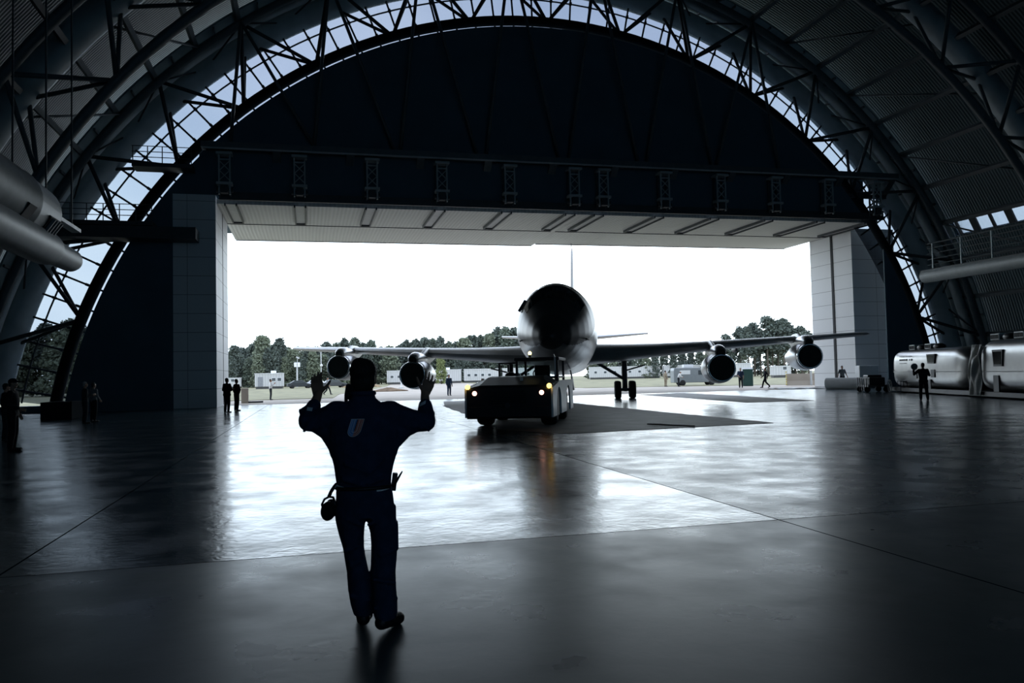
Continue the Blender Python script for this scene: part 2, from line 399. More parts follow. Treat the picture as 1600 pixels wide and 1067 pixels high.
# door jambs: deep panelled towers either side
mb = MB(); mb.box((-6.77, 56.35, 6.65), (2.5, 7.5, 13.3)); jl = struct('wall_jamb_left', mb, 'jamb_panel')
mb = MB(); mb.box((-5.53, 56.62, 6.5), (0.06, 0.16, 12.8)); mb.build('guide_slot', 'black_slot', jl)
mb = MB(); mb.box((45.5, 59.4, 6.55), (4.1, 5.6, 13.1)); jr = struct('wall_jamb_right', mb, 'jamb_panel')
mb = MB(); mb.box((43.43, 59.15, 6.5), (0.08, 0.26, 12.8)); mb.build('guide_slot', 'black_slot', jr)
# soffit of the raised door, two panels
mb = MB(); mb.box((6.75, 60.12, 13.05), (24.6, 13.56, 0.3)); struct('ceiling_soffit_left', mb, 'soffit_sheet')
mb = MB(); mb.box((31.25, 59.67, 13.05), (24.36, 12.66, 0.3)); struct('ceiling_soffit_right', mb, 'soffit_sheet')
for i, (x0, x1, yy) in enumerate([(-5.5, 19.0, 66.6), (19.1, 43.4, 65.7)]):     # door leaf edges and small rollers
    mb = MB(); mb.box(((x0 + x1) / 2, yy + 0.34, 13.2), (x1 - x0, 0.12, 0.7)); struct('trim_%d' % (i + 1), mb, 'dark_steel')
mb = MB(); mb.box((18.5, 60.65, 15.1), (50.6, 10.7, 3.7)); struct('wall_door_head', mb, 'wall_shade_blue')
mb = MB()
mb.box((6.5, 60.0, 12.88), (24.3, 0.05, 0.05)); mb.box((31, 60.0, 12.88), (24.0, 0.05, 0.05)); struct('trim_3', mb, 'dark_steel')

# glazed arch around the end wall: one window per ten degrees
def glazing(i, a0, a1):
    rt_ = thing('window_%d' % i, None, None, kind='structure')
    mb = MB(); n = 8; yb = 54.35
    r0, r1 = 31.2, 36.2
    ins = [arc(a0 + (a1 - a0) * k / n, r0, yb) for k in range(n + 1)]; out = [arc(a0 + (a1 - a0) * k / n, r1, yb) for k in range(n + 1)]
    ins2 = [p + Vector((0, 0.03, 0)) for p in ins]; out2 = [p + Vector((0, 0.03, 0)) for p in out]
    for p in ins + out + ins2 + out2: p.z = max(p.z, 0.25)
    mb.skin([ins + out[::-1], ins2 + out2[::-1]]); mb.build('pane', 'tinted_glazing', rt_)
    for k in range(4):                                 # radial mullions
        a = a0 + (k + 0.5) * 2.5
        if arc(a, 33, yb).z < 0.6: continue
        mm = MB(); mm.bar(arc(a, 31.3, yb - 0.08), arc(a, 36.0, yb - 0.08), 0.07, 0.12)
        for rr_ in (32.5, 33.9): mm.box(arc(a, rr_, yb - 0.12), (0.17, 0.17, 0.22), rot=(0, R(a), 0))
        mm.build('mullion', 'dark_steel', rt_)
    mm = MB(); mm.tube([arc(a0 + (a1 - a0) * k / 5, 33.9, yb - 0.07) for k in range(6)], 0.055, 6); mm.build('transom', 'dark_steel', rt_)
k_ = 1
for a in range(-80, 80, 10):
    glazing(k_, a, a + 10); k_ += 1
# sill under the glazing at the floor
for sx, nm in ((-1, 'left'), (1, 'right')):
    mb = MB(); mb.box((AX + sx * 32.4, 54.0, 0.2), (4.2, 1.2, 0.4)); struct('baseboard_' + nm, mb, 'wall_shade_blue')

mb = MB(); mb.box((-11.6, 43.2, .42), (1.35, 2.2, .84)); ob_ = mb.build('plinth', 'rim_black', bevel=.02); tag(ob_, 'low black plinth on the floor below the left glass arch', 'plinth')

# ------------------------------------------------------------------ steel
def arch_truss(y, label, rin=31.7, rout=35.5, end=False, braces=True):
    t = thing('arch_truss', label, 'roof truss', (AX, y, 0))
    O = Vector((AX, y, 0)); P = lambda a, r, yy: arc(a, r, yy) - O
    A = [-80.3 + 160.6 * k / 80 for k in range(81)]
    mb = MB(); mb.tube([P(a, rin, y) for a in A], 0.34 if end else 0.26, 10); mb.build('inner_chord', 'truss_paint' if not end else 'rim_black', t, smooth=True)
    yA, yB = y - 1.7, y + 1.5
    mb = MB(); mb.tube([P(a, rout, yA) for a in A], 0.27, 8); mb.build('roof_chord', 'truss_paint', t, smooth=True)
    mb = MB(); mb.tube([P(a, rout - 0.15 if end else rout + 0.4, yB) for a in A], 0.78 if end else 0.75, 16); mb.build('roof_pipe', 'pipe_paint', t, smooth=True)
    if end:
        mb = MB(); mb.tube([P(a, rout + 0.45, yA + 1.7) for a in A], 0.38, 10); mb.build('roof_pipe', 'pipe_paint', t, smooth=True)
        rings = [[P(a, rout + 0.75, yy) for a in A] + [P(a, rout + 0.85, yy) for a in A[::-1]] for yy in (yA, yB)]
        mb = MB(); mb.skin(rings); mb.build('strip_panel', 'strip_teal', t)
        for a in [x * 2.5 for x in range(-30, 31)]:
            mb = MB(); mb.bar(P(a, rout + 0.62, yA), P(a, rout + 0.62, yB), 0.10, 0.16); mb.build('strip_rib', 'truss_paint', t)
    for k in range(-7, 8):                             # nodes every ten degrees
        an = k * 10.0
        if abs(an) > 75: continue
        for s_ in (-5, 5):
            if abs(an + s_) > 78: continue
            mb = MB(); mb.tube([P(an, rin, y), P(an + s_, rout, yA)], 0.12, 8); mb.build('brace', 'dark_steel' if end else 'truss_paint', t, smooth=True)
            mb = MB(); mb.tube([P(an, rin, y), P(an + s_, rout, yB)], 0.11, 8); mb.build('brace', 'dark_steel' if end else 'truss_paint', t, smooth=True)
        if end and abs(an + 5) < 78:
            mb = MB(); mb.tube([P(an + 5, rout, yA), P(an + 10, rout, yB)], 0.06, 6); mb.build('diagonal', 'dark_steel', t, smooth=True)
            mb = MB(); mb.tube([P(an + 5, rout, yA), P(an, rout, yB)], 0.06, 6); mb.build('diagonal', 'dark_steel', t, smooth=True)
    return t
arch_truss(52.95, 'round steel arch truss at the glazed end wall, its chords edging the bright glass band', end=True)
arch_truss(40.0, 'second steel arch truss in from the glazed end wall, with thick grey roof pipe', rin=32.7, rout=35.6)
arch_truss(27.0, 'third steel arch truss, nearest overhead at the top corners', rin=32.7, rout=35.6)

mb = MB(); mb.box((0, 31.0, 0), (0.26, 62.0, 0.42)); pur = mb.mesh('purlin', 'truss_paint')
for k in range(-15, 16):
    a = k * 5.0; p = arc(a, 35.9, -10.0)
    o = bpy.data.objects.new('purlin', pur); COL.objects.link(o); o.location = p; o.rotation_euler = (0, R(a), 0)
    tag(o, 'straight steel purlin running along under the ribbed vault between arch trusses', 'roof beam', 'purlins under the vault')
# slender wind bracing in the roof bays, both sides
wb = 0
for k in list(range(-13, -4)) + list(range(4, 13)):
    if k % 2: continue
    mb = MB(); mb.tube([arc(k * 5.0, 35.6, 51.0), arc(k * 5.0 + (7.5 if k > 0 else -7.5), 36.3, 41.8)], 0.075, 6)
    o = mb.build('brace_rod', 'truss_paint', smooth=True); tag(o, 'thin diagonal brace rod crossing a roof bay between first two trusses', 'brace', 'diagonal roof bracing')

# ------------------------------------------------------------------ door head girder with hangers and brackets
g = thing('door_girder', 'long dark steel girder across the wall above the door brackets', 'girder', (19, 52.3, 16.2))
O = Vector((19, 52.3, 16.2))
mb = MB(); mb.box((0, 0, 0.12), (50.6, 0.9, 0.36)); mb.build('top_beam', 'truss_paint', g)
mb = MB(); mb.box((0, -0.42, -0.12), (50.4, 0.1, 0.10)); mb.build('flange', 'light_grey_steel', g)
mb = MB(); mb.box((0, 0.5, -1.35), (49.5, 0.3, 0.3)); mb.build('lower_beam', 'dark_steel', g)
for x in [-22.9 + 4.57 * k for k in range(11)]:
    mb = MB(); mb.bar((x + 2.1, -0.3, -0.1), (x + 2.1, 0.9, -1.2), 0.5, 0.12); mb.build('knee_plate', 'truss_paint', g)
for an in (-35, -25, -15, -5, 5, 15, 25):               # V-shaped hangers from the roof nodes
    p = arc(an, 35.5, 51.0)
    for dx in (-1, 1):
        q = Vector((min(42.5, max(-5, p.x + (p.x - AX) * -0.05 + dx * 2.6 + 0.8)), 52.3, 16.4))
        mb = MB(); mb.tube([p - O, q - O], 0.11, 8); mb.build('hanger', 'truss_paint', g, smooth=True)
BX = [-4.92, -0.42, 4.13, 8.70, 13.33, 17.94, 20.07, 24.71, 29.13, 33.61, 38.09, 42.34]
def bracket():
    t = thing('lattice_bracket', 'open lattice steel bracket hanging from the girder above the door soffit', 'bracket', (0, 0, 0), group='lattice brackets over the door')
    for sx in (-1, 1):
        mb = MB(); mb.box((sx * 0.32, 0, 1.25), (0.09, 0.12, 2.5)); mb.build('post', 'bracket_paint', t)
        mb = MB(); mb.box((sx * 0.32, 0.46, 1.25), (0.09, 0.12, 2.5)); mb.build('post', 'truss_paint', t)
    mb = MB()
    for (z0, z1) in ((0.9, 1.5), (1.5, 2.1)):
        mb.bar((-0.3, -0.02, z0), (0.3, -0.02, z1), 0.05); mb.bar((0.3, -0.02, z0), (-0.3, -0.02, z1), 0.05)
    mb.build('lattice', 'bracket_paint', t)
    for c_, d_ in (((0, 0.1, 2.55), (0.95, 0.84, 0.14)), ((0, 0.1, 0.68), (0.95, 0.6, 0.16)), ((0, 0, 2.2), (0.62, 0.1, 0.08))):
        mb = MB(); mb.box(c_, d_); mb.build('cross_plate', 'bracket_paint', t)
    mb = MB(); mb.box((0, 0.1, 0.33), (0.42, 0.55, 0.5)); mb.tube([(-0.5, 0.1, 0.28), (0.5, 0.1, 0.28)], 0.14, 10); mb.build('trolley', 'dark_steel', t)
    return t
def track():
    t = thing('door_track', 'narrow recessed track with dark edges in the pale door soffit', 'track', (0, 0, 0), group='tracks in the door soffit')
    mb = MB(); mb.box((0, 2.95, -0.04), (0.62, 5.9, 0.08)); mb.build('web', 'light_grey_steel', t)
    for sx in (-1, 1):
        mb = MB(); mb.box((sx * 0.34, 2.95, -0.09), (0.09, 5.9, 0.18)); mb.build('edge_rail', 'dark_steel', t)
    mb = MB(); mb.box((0, 5.9, -0.09), (0.76, 0.1, 0.18)); mb.build('end_stop', 'dark_steel', t)
    return t
b0 = bracket(); t0 = track()
for i, x in enumerate(BX):
    (b0 if i == 0 else dup(b0, (0, 0, 0))).location = (x, 51.93, 13.2)
    (t0 if i == 0 else dup(t0, (0, 0, 0))).location = (x + 0.25 * (i == 0), 53.0, 12.9)
mb = MB(); mb.box((19, 52.55, 13.25), (48.6, 0.16, 0.5)); o = mb.build('drip_edge_beam', 'dark_steel'); tag(o, 'dark beam along the inner lip of the white door soffit', 'beam')

# ------------------------------------------------------------------ platforms, walkway, ducts, ladders
def platform(loc, L, Wd, label, rail_h=1.0, rails=5):
    t = thing('service_platform', label, 'platform', loc)
    mb = MB(); mb.box((0, 0, -0.12), (L, Wd, 0.24)); mb.build('deck', 'dark_steel', t)
    for k in range(rails):
        x = -L / 2 + 0.06 + (L - 0.12) * k / (rails - 1)
        mb = MB(); mb.box((x, -Wd / 2 + 0.04, rail_h / 2), (0.05, 0.05, rail_h)); mb.build('rail_post', 'dark_steel', t)
    for z in (rail_h, rail_h * 0.66, rail_h * 0.33):
        mb = MB(); mb.tube([(-L / 2, -Wd / 2 + 0.04, z), (L / 2, -Wd / 2 + 0.04, z)], 0.025, 6); mb.build('handrail', 'dark_steel', t)
    return t
platform((-8.4, 52.0, 14.85), 3.4, 1.4, 'small steel service platform with handrail against the glass arch, beside the girder end')
platform((-11.6, 51.8, 11.25), 5.4, 1.5, 'lower steel service platform with handrail crossing the left glass arch', rails=7)
mb = MB(); mb.box((-10.6, 51.9, 10.6), (8.2, 1.8, 0.7)); tag(mb.build('platform_beam', 'dark_steel'), 'deep dark beam carrying the lower service platform on the left', 'beam')
wk = thing('museum_walkway', 'raised walkway with posts and rails along the right wall, above the silver trailers', 'walkway', (44.0, 40, 8.45))
mb = MB(); mb.box((0.9, -6, 0.1), (2.2, 31, 0.22)); mb.build('deck', 'dark_steel', wk)
mb = MB(); mb.tube([(0, 9.3, -0.25), (0, -22, -0.25)], 0.48, 14); mb.build('edge_pipe', 'duct_metal', wk, smooth=True)
for k in range(10):
    mb = MB(); mb.box((0.05, 8.5 - 2.6 * k, 1.1), (0.08, 0.08, 2.0)); mb.build('rail_post', 'pipe_paint', wk)
for z in (0.55, 0.95, 1.35, 1.75, 2.1):
    mb = MB(); mb.tube([(0.05, 9, z), (0.05, -20, z)], 0.03 if z < 2 else 0.05, 6); mb.build('handrail', 'truss_paint', wk)
# clerestory strip behind the walkway
cw = thing('window_17', None, None, kind='structure'); k_ += 1
p_ = arc(61.85, 37.55, 46.2)
mb = MB(); mb.box(p_, (0.03, 12.4, 1.12), rot=(0, R(61.85 - 90), 0)); mb.build('pane', 'tinted_glazing', cw)
for k in range(8):
    mm = MB(); mm.box((p_.x - .06, 40.6 + 1.6 * k, p_.z), (0.14, 0.22 if k % 2 else 0.6, 1.12), rot=(0, R(61.85 - 90), 0)); mm.build('mullion', 'dark_steel', cw)

dk = thing('ventilation_duct', 'thick grey round duct with slotted outlet high on the left edge', 'duct', (-8.45, 28.2, 7.05))
mb = MB(); mb.lathe([(-9, 0.98), (-2.5, 0.98), (-2.45, 1.0), (-2.35, 1.0), (-2.3, 0.97), (-0.3, 0.93), (0, 0.8), (0.05, 0.4), (0.06, 0.02)], axis='Y', n=32); mb.build('casing', 'duct_metal', dk, smooth=True, auto=40)
mb = MB(); mb.box((0.72, -0.95, -0.42), (0.3, 1.1, 0.5), rot=(0, R(35), 0)); vt = mb.build('outlet', 'black_slot', dk)
for k in range(4):
    mb = MB(); mb.box((0.84, -1.3 + 0.24 * k, -0.52), (0.16, 0.06, 0.46), rot=(0, R(35), 0)); mb.build('vane', 'duct_metal', vt)
mb = MB(); mb.box((0.75, -3.2, -0.42), (0.3, 0.6, 0.45), rot=(0, R(35), 0)); mb.build('outlet', 'black_slot', dk)
for y in (-1.8, -5.5):
    mb = MB(); mb.tube([(0, y, 0.9), (0, y, 11.5)], 0.03, 6); mb.build('hanger_rod', 'dark_steel', dk)
d2 = thing('ventilation_duct', 'thinner grey duct tapering to a rounded end below the slotted duct', 'duct', (-8.15, 31.6, 6.05))
mb = MB(); mb.lathe([(-9, 0.56), (-3.4, 0.56), (-3.0, 0.52), (-2.6, 0.42), (-0.4, 0.40), (-0.15, 0.34), (-0.03, 0.25), (0.02, 0.1), (0.03, 0.01)], axis='Y', n=28); mb.build('casing', 'duct_metal', d2, smooth=True, auto=50)
mb = MB(); mb.box((0.25, -3.6, 1.02), (0.3, 6.0, 0.12)); mb.build('support_rail', 'pipe_paint', d2)
mb = MB(); mb.box((0.35, -4.6, 0.88), (0.5, 0.9, 0.25)); mb.build('clamp', 'light_grey_steel', d2)
for y in (-1.2, -4.0):
    mb = MB(); mb.tube([(0.25, y, 1.0), (0.25, y, 11.0)], 0.03, 6); mb.build('hanger_rod', 'dark_steel', d2)
def ladder(loc, z0, z1, label):
    t = thing('caged_ladder', label, 'ladder', loc)
    for sx in (-1, 1):
        mb = MB(); mb.box((sx * 0.22, 0, (z0 + z1) / 2), (0.05, 0.06, z1 - z0)); mb.build('rail', 'truss_paint', t)
    mb = MB(); z = z0 + 0.3
    while z < z1: mb.box((0, 0, z), (0.42, 0.03, 0.03)); z += 0.32
    mb.build('ladder_rungs_lattice', 'truss_paint', t)
    mb = MB(); z = z0 + 2.4
    while z < z1:
        mb.tube([(0.4 * sin(R(a)), -0.05 - 0.55 * (0.5 - 0.5 * cos(R(2 * a + 180))) if False else -0.35 - 0.35 * cos(R(a)), z) for a in range(-150, 151, 30)], 0.02, 5); z += 0.9
    mb.build('cage_lattice', 'truss_paint', t)
    return t
ladder((-9.1, 53.3, 0), 0, 10.4, 'caged steel ladder climbing the dark wall beside the left door tower')

# ------------------------------------------------------------------ the airliner
# local frame: +y runs aft from the nose, +x to the photo's right, z up
PH = R(20.2)
pl = thing('jet_airliner', 'four engined vintage jet airliner with dark brown nose and bare metal belly behind the tug', 'airplane', (9.67, 31.53, 0), -PH)
ST = [(0.0, 3.22, .03, .03, .03), (0.12, 3.22, .26, .26, .27), (0.4, 3.24, .50, .47, .50), (1.0, 3.32, .86, .80, .84), (1.8, 3.42, 1.17, 1.13, 1.15), (2.6, 3.52, 1.47, 1.40, 1.40),
      (3.3, 3.60, 1.80, 1.60, 1.58), (4.0, 3.66, 2.10, 1.76, 1.72), (5.0, 3.72, 2.24, 1.95, 1.86), (6.5, 3.76, 2.26, 2.10, 1.95), (8.5, 3.78, 2.24, 2.20, 1.98), (20, 3.78, 2.24, 2.20, 1.98), (29, 3.80, 2.22, 2.15, 1.95),
      (33, 4.0, 2.0, 1.75, 1.65), (37, 4.35, 1.6, 1.2, 1.15), (40, 4.7, 1.1, .7, .62), (42, 4.95, .5, .3, .25), (42.5, 5.0, .1, .1, .06)]
def fus(a):
    for i in range(len(ST) - 1):
        if ST[i][0] <= a <= ST[i + 1][0]:
            t = (a - ST[i][0]) / (ST[i + 1][0] - ST[i][0]); return [ST[i][j] + (ST[i + 1][j] - ST[i][j]) * t for j in range(1, 5)]
    return list(ST[-1][1:])
def fpt(a, th, off=0.0):
    zc, u, d, hw = fus(a); s_, c_ = sin(th), cos(th)
    return Vector(((hw + off) * s_, a, zc + ((u if c_ > 0 else d) + off) * c_))
aa = sorted(set([0, .05, .12, .22, .3, .4, .5, .6, .7, .8, .9] + [1 + .1 * k for k in range(75)] + [8.5 + k * .75 for k in range(44)] + [41.5, 42, 42.5])); NS = 160
rings = [[fpt(a, 2 * pi * k / NS) for k in range(NS)] for a in aa]
def zone(i, k):
    a = (aa[i] + aa[min(i + 1, len(aa) - 1)]) / 2; th = 2 * pi * (k + .5) / NS
    if th > pi: th -= 2 * pi
    d = math.degrees(abs(th))
    edge = 96 + (4.2 - a) * 9 if a < 4.2 else 96 - (a - 4.2) * 14      # brown mask sweeps from under the nose up to the crown
    if a < 0.6: return 0
    if d < max(40, min(edge, 125)): return 0
    return 1 if d < 86 and a > 4.0 else 2
mb = MB(); mb.skin(rings, zone); mb.build('fuselage', ['brown_paint', 'cream_paint', 'bare_aluminium'], pl, smooth=True)
def patch(name, a0, a1, t0, t1, m, off=0.015, par=pl):
    mb = MB(); n = 5
    for s_ in (-1, 1): pass
    g_ = [[fpt(a0 + (a1 - a0) * i / n, R(t0 + (t1 - t0) * j / n), off) for j in range(n + 1)] for i in range(n + 1)]
    g2 = [[fpt(a0 + (a1 - a0) * i / n, R(t0 + (t1 - t0) * j / n), -0.01) for j in range(n + 1)] for i in range(n + 1)]
    fl = [p for r_ in g_ for p in r_] + [p for r_ in g2 for p in r_]; N1 = (n + 1) ** 2; fs = []
    for i in range(n):
        for j in range(n):
            q = [i * (n + 1) + j, i * (n + 1) + j + 1, (i + 1) * (n + 1) + j + 1, (i + 1) * (n + 1) + j]
            fs += [tuple(q), tuple(N1 + x for x in q[::-1])]
    rim = [j for j in range(n + 1)] + [i * (n + 1) + n for i in range(1, n + 1)] + [n * (n + 1) + j for j in range(n - 1, -1, -1)] + [i * (n + 1) for i in range(n - 1, 0, -1)]
    for i in range(len(rim)): p, q = rim[i], rim[(i + 1) % len(rim)]; fs.append((p, q, N1 + q, N1 + p))
    mb.add(fl, fs); return mb.build(name, m, par, smooth=True, auto=30)
for t0_, t1_ in ((2, 20), (22, 40), (42, 56), (-20, -2), (-40, -22), (-56, -42)):
    patch('cockpit_window', 2.75, 3.75, t0_, t1_, 'cockpit_glass')
for s_ in (-1, 1):
    patch('eyebrow_window', 4.0, 4.45, s_ * 14, s_ * 26, 'cockpit_glass')
    for k in range(14): patch('cabin_window', 10.5 + 1.5 * k, 10.85 + 1.5 * k, s_ * 74, s_ * 84, 'cockpit_glass', 0.01)
    mb = MB(); mb.tube([fpt(2.9, R(s_ * 104)), fpt(2.6, R(s_ * 104), .22), fpt(2.2, R(s_ * 104), .22)], [.03, .025, .02], 6); mb.build('pitot_probe', 'dark_edge', pl)
mb = MB(); mb.box((-1.50, 4.1, 4.85), (0.14, 0.05, 0.62), rot=(0, R(32), 0)); mb.build('open_side_window', 'dark_edge', pl)
# wings
def airfoil(le, ch, th, n=9):
    up_, lo = [], []
    for i in range(n + 1):
        x = (1 - cos(pi * i / n)) / 2; y = 5 * (0.2969 * math.sqrt(x) - 0.126 * x - 0.3516 * x * x + 0.2843 * x ** 3 - 0.1015 * x ** 4)
        up_.append((le + ch * x, th * y * 1.05)); lo.append((le + ch * x, -th * y * 0.95))
    return up_ + lo[-2:0:-1]
def lift(secs, s_, name, m, par, edge=None, vertical=False):
    rings = []
    for (lat, le, ch, z, th) in secs:
        pf = airfoil(le, ch, th)
        rings.append([Vector((s_ * lat, a, z + h)) if not vertical else Vector((h, a, z)) for a, h in pf])
    n = len(rings[0])
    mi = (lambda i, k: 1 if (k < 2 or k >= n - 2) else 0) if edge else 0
    mb = MB(); mb.skin(rings, mi); return mb.build(name, [m, edge] if edge else m, par, smooth=True, auto=40)
WS = [(1.2, 12.2, 9.8, 2.72, 1.28), (3.4, 13.7, 8.2, 2.82, 1.06), (5.5, 15.2, 6.9, 2.95, .86), (9.0, 17.7, 5.5, 3.20, .66), (15.3, 22.1, 4.1, 3.64, .46), (21.2, 26.4, 2.8, 4.05, .30), (21.6, 27.2, 1.7, 4.07, .12)]
for s_ in (-1, 1):
    wg = lift(WS, s_, 'wing', 'wing_metal', pl)
    for lat, y in ((6.9, 22.0), (11.5, 24.2), (4.9, 21.6)):
        mb = MB(); zz = 2.85 + lat * 0.04; mb.ell((s_ * lat, y, zz - 0.25), (.13, 1.0, .2)); mb.build('flap_fairing', 'dark_edge', wg, smooth=True)
    lift([(0.4, 34.8, 4.6, 4.62, .42), (6.6, 39.4, 2.0, 5.12, .18)], s_, 'tailplane', 'cream_paint', pl, 'bare_aluminium')
fn = lift([(0, 31.5, 9.6, 5.6, .42), (0, 37.4, 4.2, 12.5, .20), (0, 38.3, 3.0, 12.85, .10)], 1, 'tail_fin', 'cream_paint', pl, 'dark_edge', vertical=True)  # dark leading edge paints in the shaded line of the fin
mb = MB(); mb.tube([(0, 37.6, 12.75), (0, 35.2, 13.05)], 0.04, 6); mb.build('antenna_probe', 'dark_edge', pl)
# engines
def engine(lat, y0, z, wz, wle):
    s_ = 1 if lat > 0 else -1
    prof = [(0.0, .70), (-.04, .735), (0.02, .79), (.5, .86), (1.4, .90), (2.6, .84), (3.6, .66), (4.3, .52), (4.9, .44)]
    mb = MB(); mb.lathe(prof, (lat, y0, z), 'Y', 36, cap=False); en = mb.build('engine_nacelle', 'bare_aluminium', pl, smooth=True)
    mb = MB(); mb.lathe([(-.045, .715), (-.06, .745), (-.03, .785), (.08, .815), (.09, .79), (.02, .70)], (lat, y0, z), 'Y', 36, cap=False); mb.build('inlet_lip', 'polished_lip', en, smooth=True)
    mb = MB(); mb.lathe([(0.16, 0.02), (0.12, .3), (.10, .715), (.3, .715), (.32, .02)], (lat, y0 - .08, z), 'Y', 32); mb.build('intake_cover', 'intake_cover', en, smooth=True, auto=40)
    mb = MB(); mb.lathe([(4.2, .40), (4.9, .36), (5.3, .10)], (lat, y0, z), 'Y', 24); mb.build('exhaust_cone', 'dark_edge', en, smooth=True)
    # pylon
    secs = []
    for t, (ya, yb, th, zz) in enumerate([(y0 + .9, y0 + 4.2, .34, z + .55), (y0 + 1.6, wle + 2.6, .30, (z + wz) / 2 + .35), (wle - 1.0, wle + 3.0, .26, wz + .12), (wle - .1, wle + 1.4, .12, wz + .34)]):
        secs.append([Vector((lat + h, a, zz)) for a, h in airfoil(ya, yb - ya, th)])
    mb = MB(); mb.skin(secs); py = mb.build('pylon', 'wing_metal', pl, smooth=True, auto=50)
    mb = MB(); mb.tube([(lat, y0 + .15, z + .88), (lat, y0 + .35, z + .93), (lat, y0 + .9, z + .98), (lat, y0 + 1.9, z + .98), (lat, y0 + 3.2, z + .96), (lat, y0 + 4.0, z + .94)], [.26, .34, .40, .38, .26, .05], 18); mb.build('turbocompressor_pod', 'bare_aluminium', en, smooth=True)
    mb = MB(); mb.lathe([(0.0, .02), (0.0, .22), (.05, .24)], (lat, y0 + .10, z + .88), 'Y', 18); mb.build('pod_inlet', 'intake_cover', en)
engine(8.95, 13.5, 1.78, 3.20, 17.7); engine(-8.95, 13.5, 1.78, 3.20, 17.7)
engine(15.3, 19.2, 2.42, 3.64, 22.1); engine(-15.3, 19.2, 2.42, 3.64, 22.1)
# landing gear
def wheel(mb, c, r, w_):
    mb.lathe([(-w_ / 2, r * .45), (-w_ / 2, r * .86), (-w_ * .36, r * .97), (-w_ * .15, r), (w_ * .15, r), (w_ * .36, r * .97), (w_ / 2, r * .86), (w_ / 2, r * .45)], c, 'X', 28)
for s_ in (-1, 1):
    lg = MB(); x = s_ * 3.67; y = 18.9
    lg.tube([(x, y, .58), (x, y, 2.5)], .17, 12); g_ = lg.build('main_gear_leg', 'gear_paint', pl, smooth=True, auto=40)
    mb = MB(); mb.box((x, y, .56), (.22, 1.5, .2)); mb.tube([(x - .62, y - .62, .56), (x + .62, y - .62, .56)], .09, 8); mb.tube([(x - .62, y + .62, .56), (x + .62, y + .62, .56)], .09, 8); mb.build('bogie_beam', 'gear_paint', g_)
    mb = MB(); mb.tube([(x, y, 1.2), (x - s_ * 1.9, y - .3, 2.4)], .10, 8); mb.build('side_brace', 'gear_paint', g_)
    mb = MB(); mb.tube([(x, y, 1.75), (x + s_ * 1.3, y + .1, 2.1)], .05, 8); mb.build('retraction_rod', 'gear_paint', g_)
    for dy in (-.62, .62):
        for dx in (-.46, .46):
            mb = MB(); wheel(mb, (x + dx, y + dy, .56), .56, .40); wo = mb.build('wheel', 'tyre_rubber', g_, smooth=True, auto=50)
lg = MB(); lg.tube([(0, 4.6, .4), (0, 4.7, 2.2)], .11, 12); ng = lg.build('nose_gear_leg', 'gear_paint', pl, smooth=True)
for dx in (-.3, .3):
    mb = MB(); wheel(mb, (dx, 4.6, .42), .42, .26); mb.build('wheel', 'tyre_rubber', ng, smooth=True, auto=50)
for s_ in (-1, 1):
    mb = MB(); mb.box((s_ * .72, 4.9, 1.35), (.05, 1.3, .95), rot=(0, s_ * R(-8), 0)); mb.box((s_ * .66, 4.3, 1.0), (.12, .25, .5)); mb.build('nose_gear_door', 'dark_edge', pl)

# ------------------------------------------------------------------ the tug
TG = R(24.0)
tug = thing('aircraft_tug', 'heavy dark aircraft tug with lit headlights pulling the airliner by its nose', 'tow tractor', (5.97, 24.05, 0), -TG)
mb = MB()       # local: +y aft, front face at y = 0
mb.skin([[Vector((x, y, z)) for x, z in ((-w_, zb), (w_, zb), (w_, zs), (w_ - .42, zt), (-w_ + .42, zt), (-w_, zs))] for (y, w_, zb, zs, zt) in
         [(0.0, 1.30, .34, 1.20, 1.27), (0.08, 1.34, .30, 1.24, 1.34), (1.4, 1.34, .30, 1.36, 1.56), (1.5, 1.34, .30, 1.38, 1.58), (2.2, 1.34, .30, 1.40, 1.62)]])
mb.build('hood', 'tug_paint', tug, bevel=.02)
mb = MB(); mb.box((0, 4.3, .72), (2.1, 4.3, .85)); mb.box((-.72, 4.4, 1.28), (1.15, 4.1, .3)); mb.build('chassis', 'tug_paint', tug, bevel=.03)
mb = MB(); mb.box((0, -.06, .52), (2.5, .12, .32)); mb.build('bumper', 'tug_paint', tug, bevel=.02)
mb = MB()
for k in range(7): mb.box((0, -.02, .80 + .055 * k), (1.1, .03, .022))
mb.build('grille', 'black_slot', tug)
mb = MB(); mb.tube([(0, -.2, .72), (0, .0, .72)], .09, 12); mb.build('tow_hook', 'dark_edge', tug)
def side_panel(x, m):
    mb = MB(); L0, L1 = .05, 6.5; n = 120; arches = ((1.75, .70), (4.75, .70)); top = []; bot = []
    for k in range(n + 1):
        y = L0 + (L1 - L0) * k / n; zb = .34
        for (c, r_) in arches:
            d = abs(y - c)
            if d < r_: zb = max(zb, .62 + math.sqrt(max(0, 1 - (d / r_) ** 2)) * .62)
        zt = 1.24 + min(1, y / 2.0) * .20; top.append((y, zt)); bot.append((y, zb))
    for k in range(n):
        (ya, za), (yb, zb_) = bot[k], bot[k + 1]; (yc, zc), (yd, zd) = top[k], top[k + 1]
        vs = [(x - .03, ya, za), (x - .03, yb, zb_), (x - .03, yd, zd), (x - .03, yc, zc), (x + .03, ya, za), (x + .03, yb, zb_), (x + .03, yd, zd), (x + .03, yc, zc)]
        fs = [(0, 3, 2, 1), (4, 5, 6, 7), (0, 1, 5, 4), (3, 7, 6, 2)]
        if k == 0: fs.append((0, 4, 7, 3))
        if k == n - 1: fs.append((1, 2, 6, 5))
        mb.add(vs, fs)
    return mb.build('side_panel', m, tug)
side_panel(1.36, 'tug_side'); side_panel(-1.36, 'tug_side')
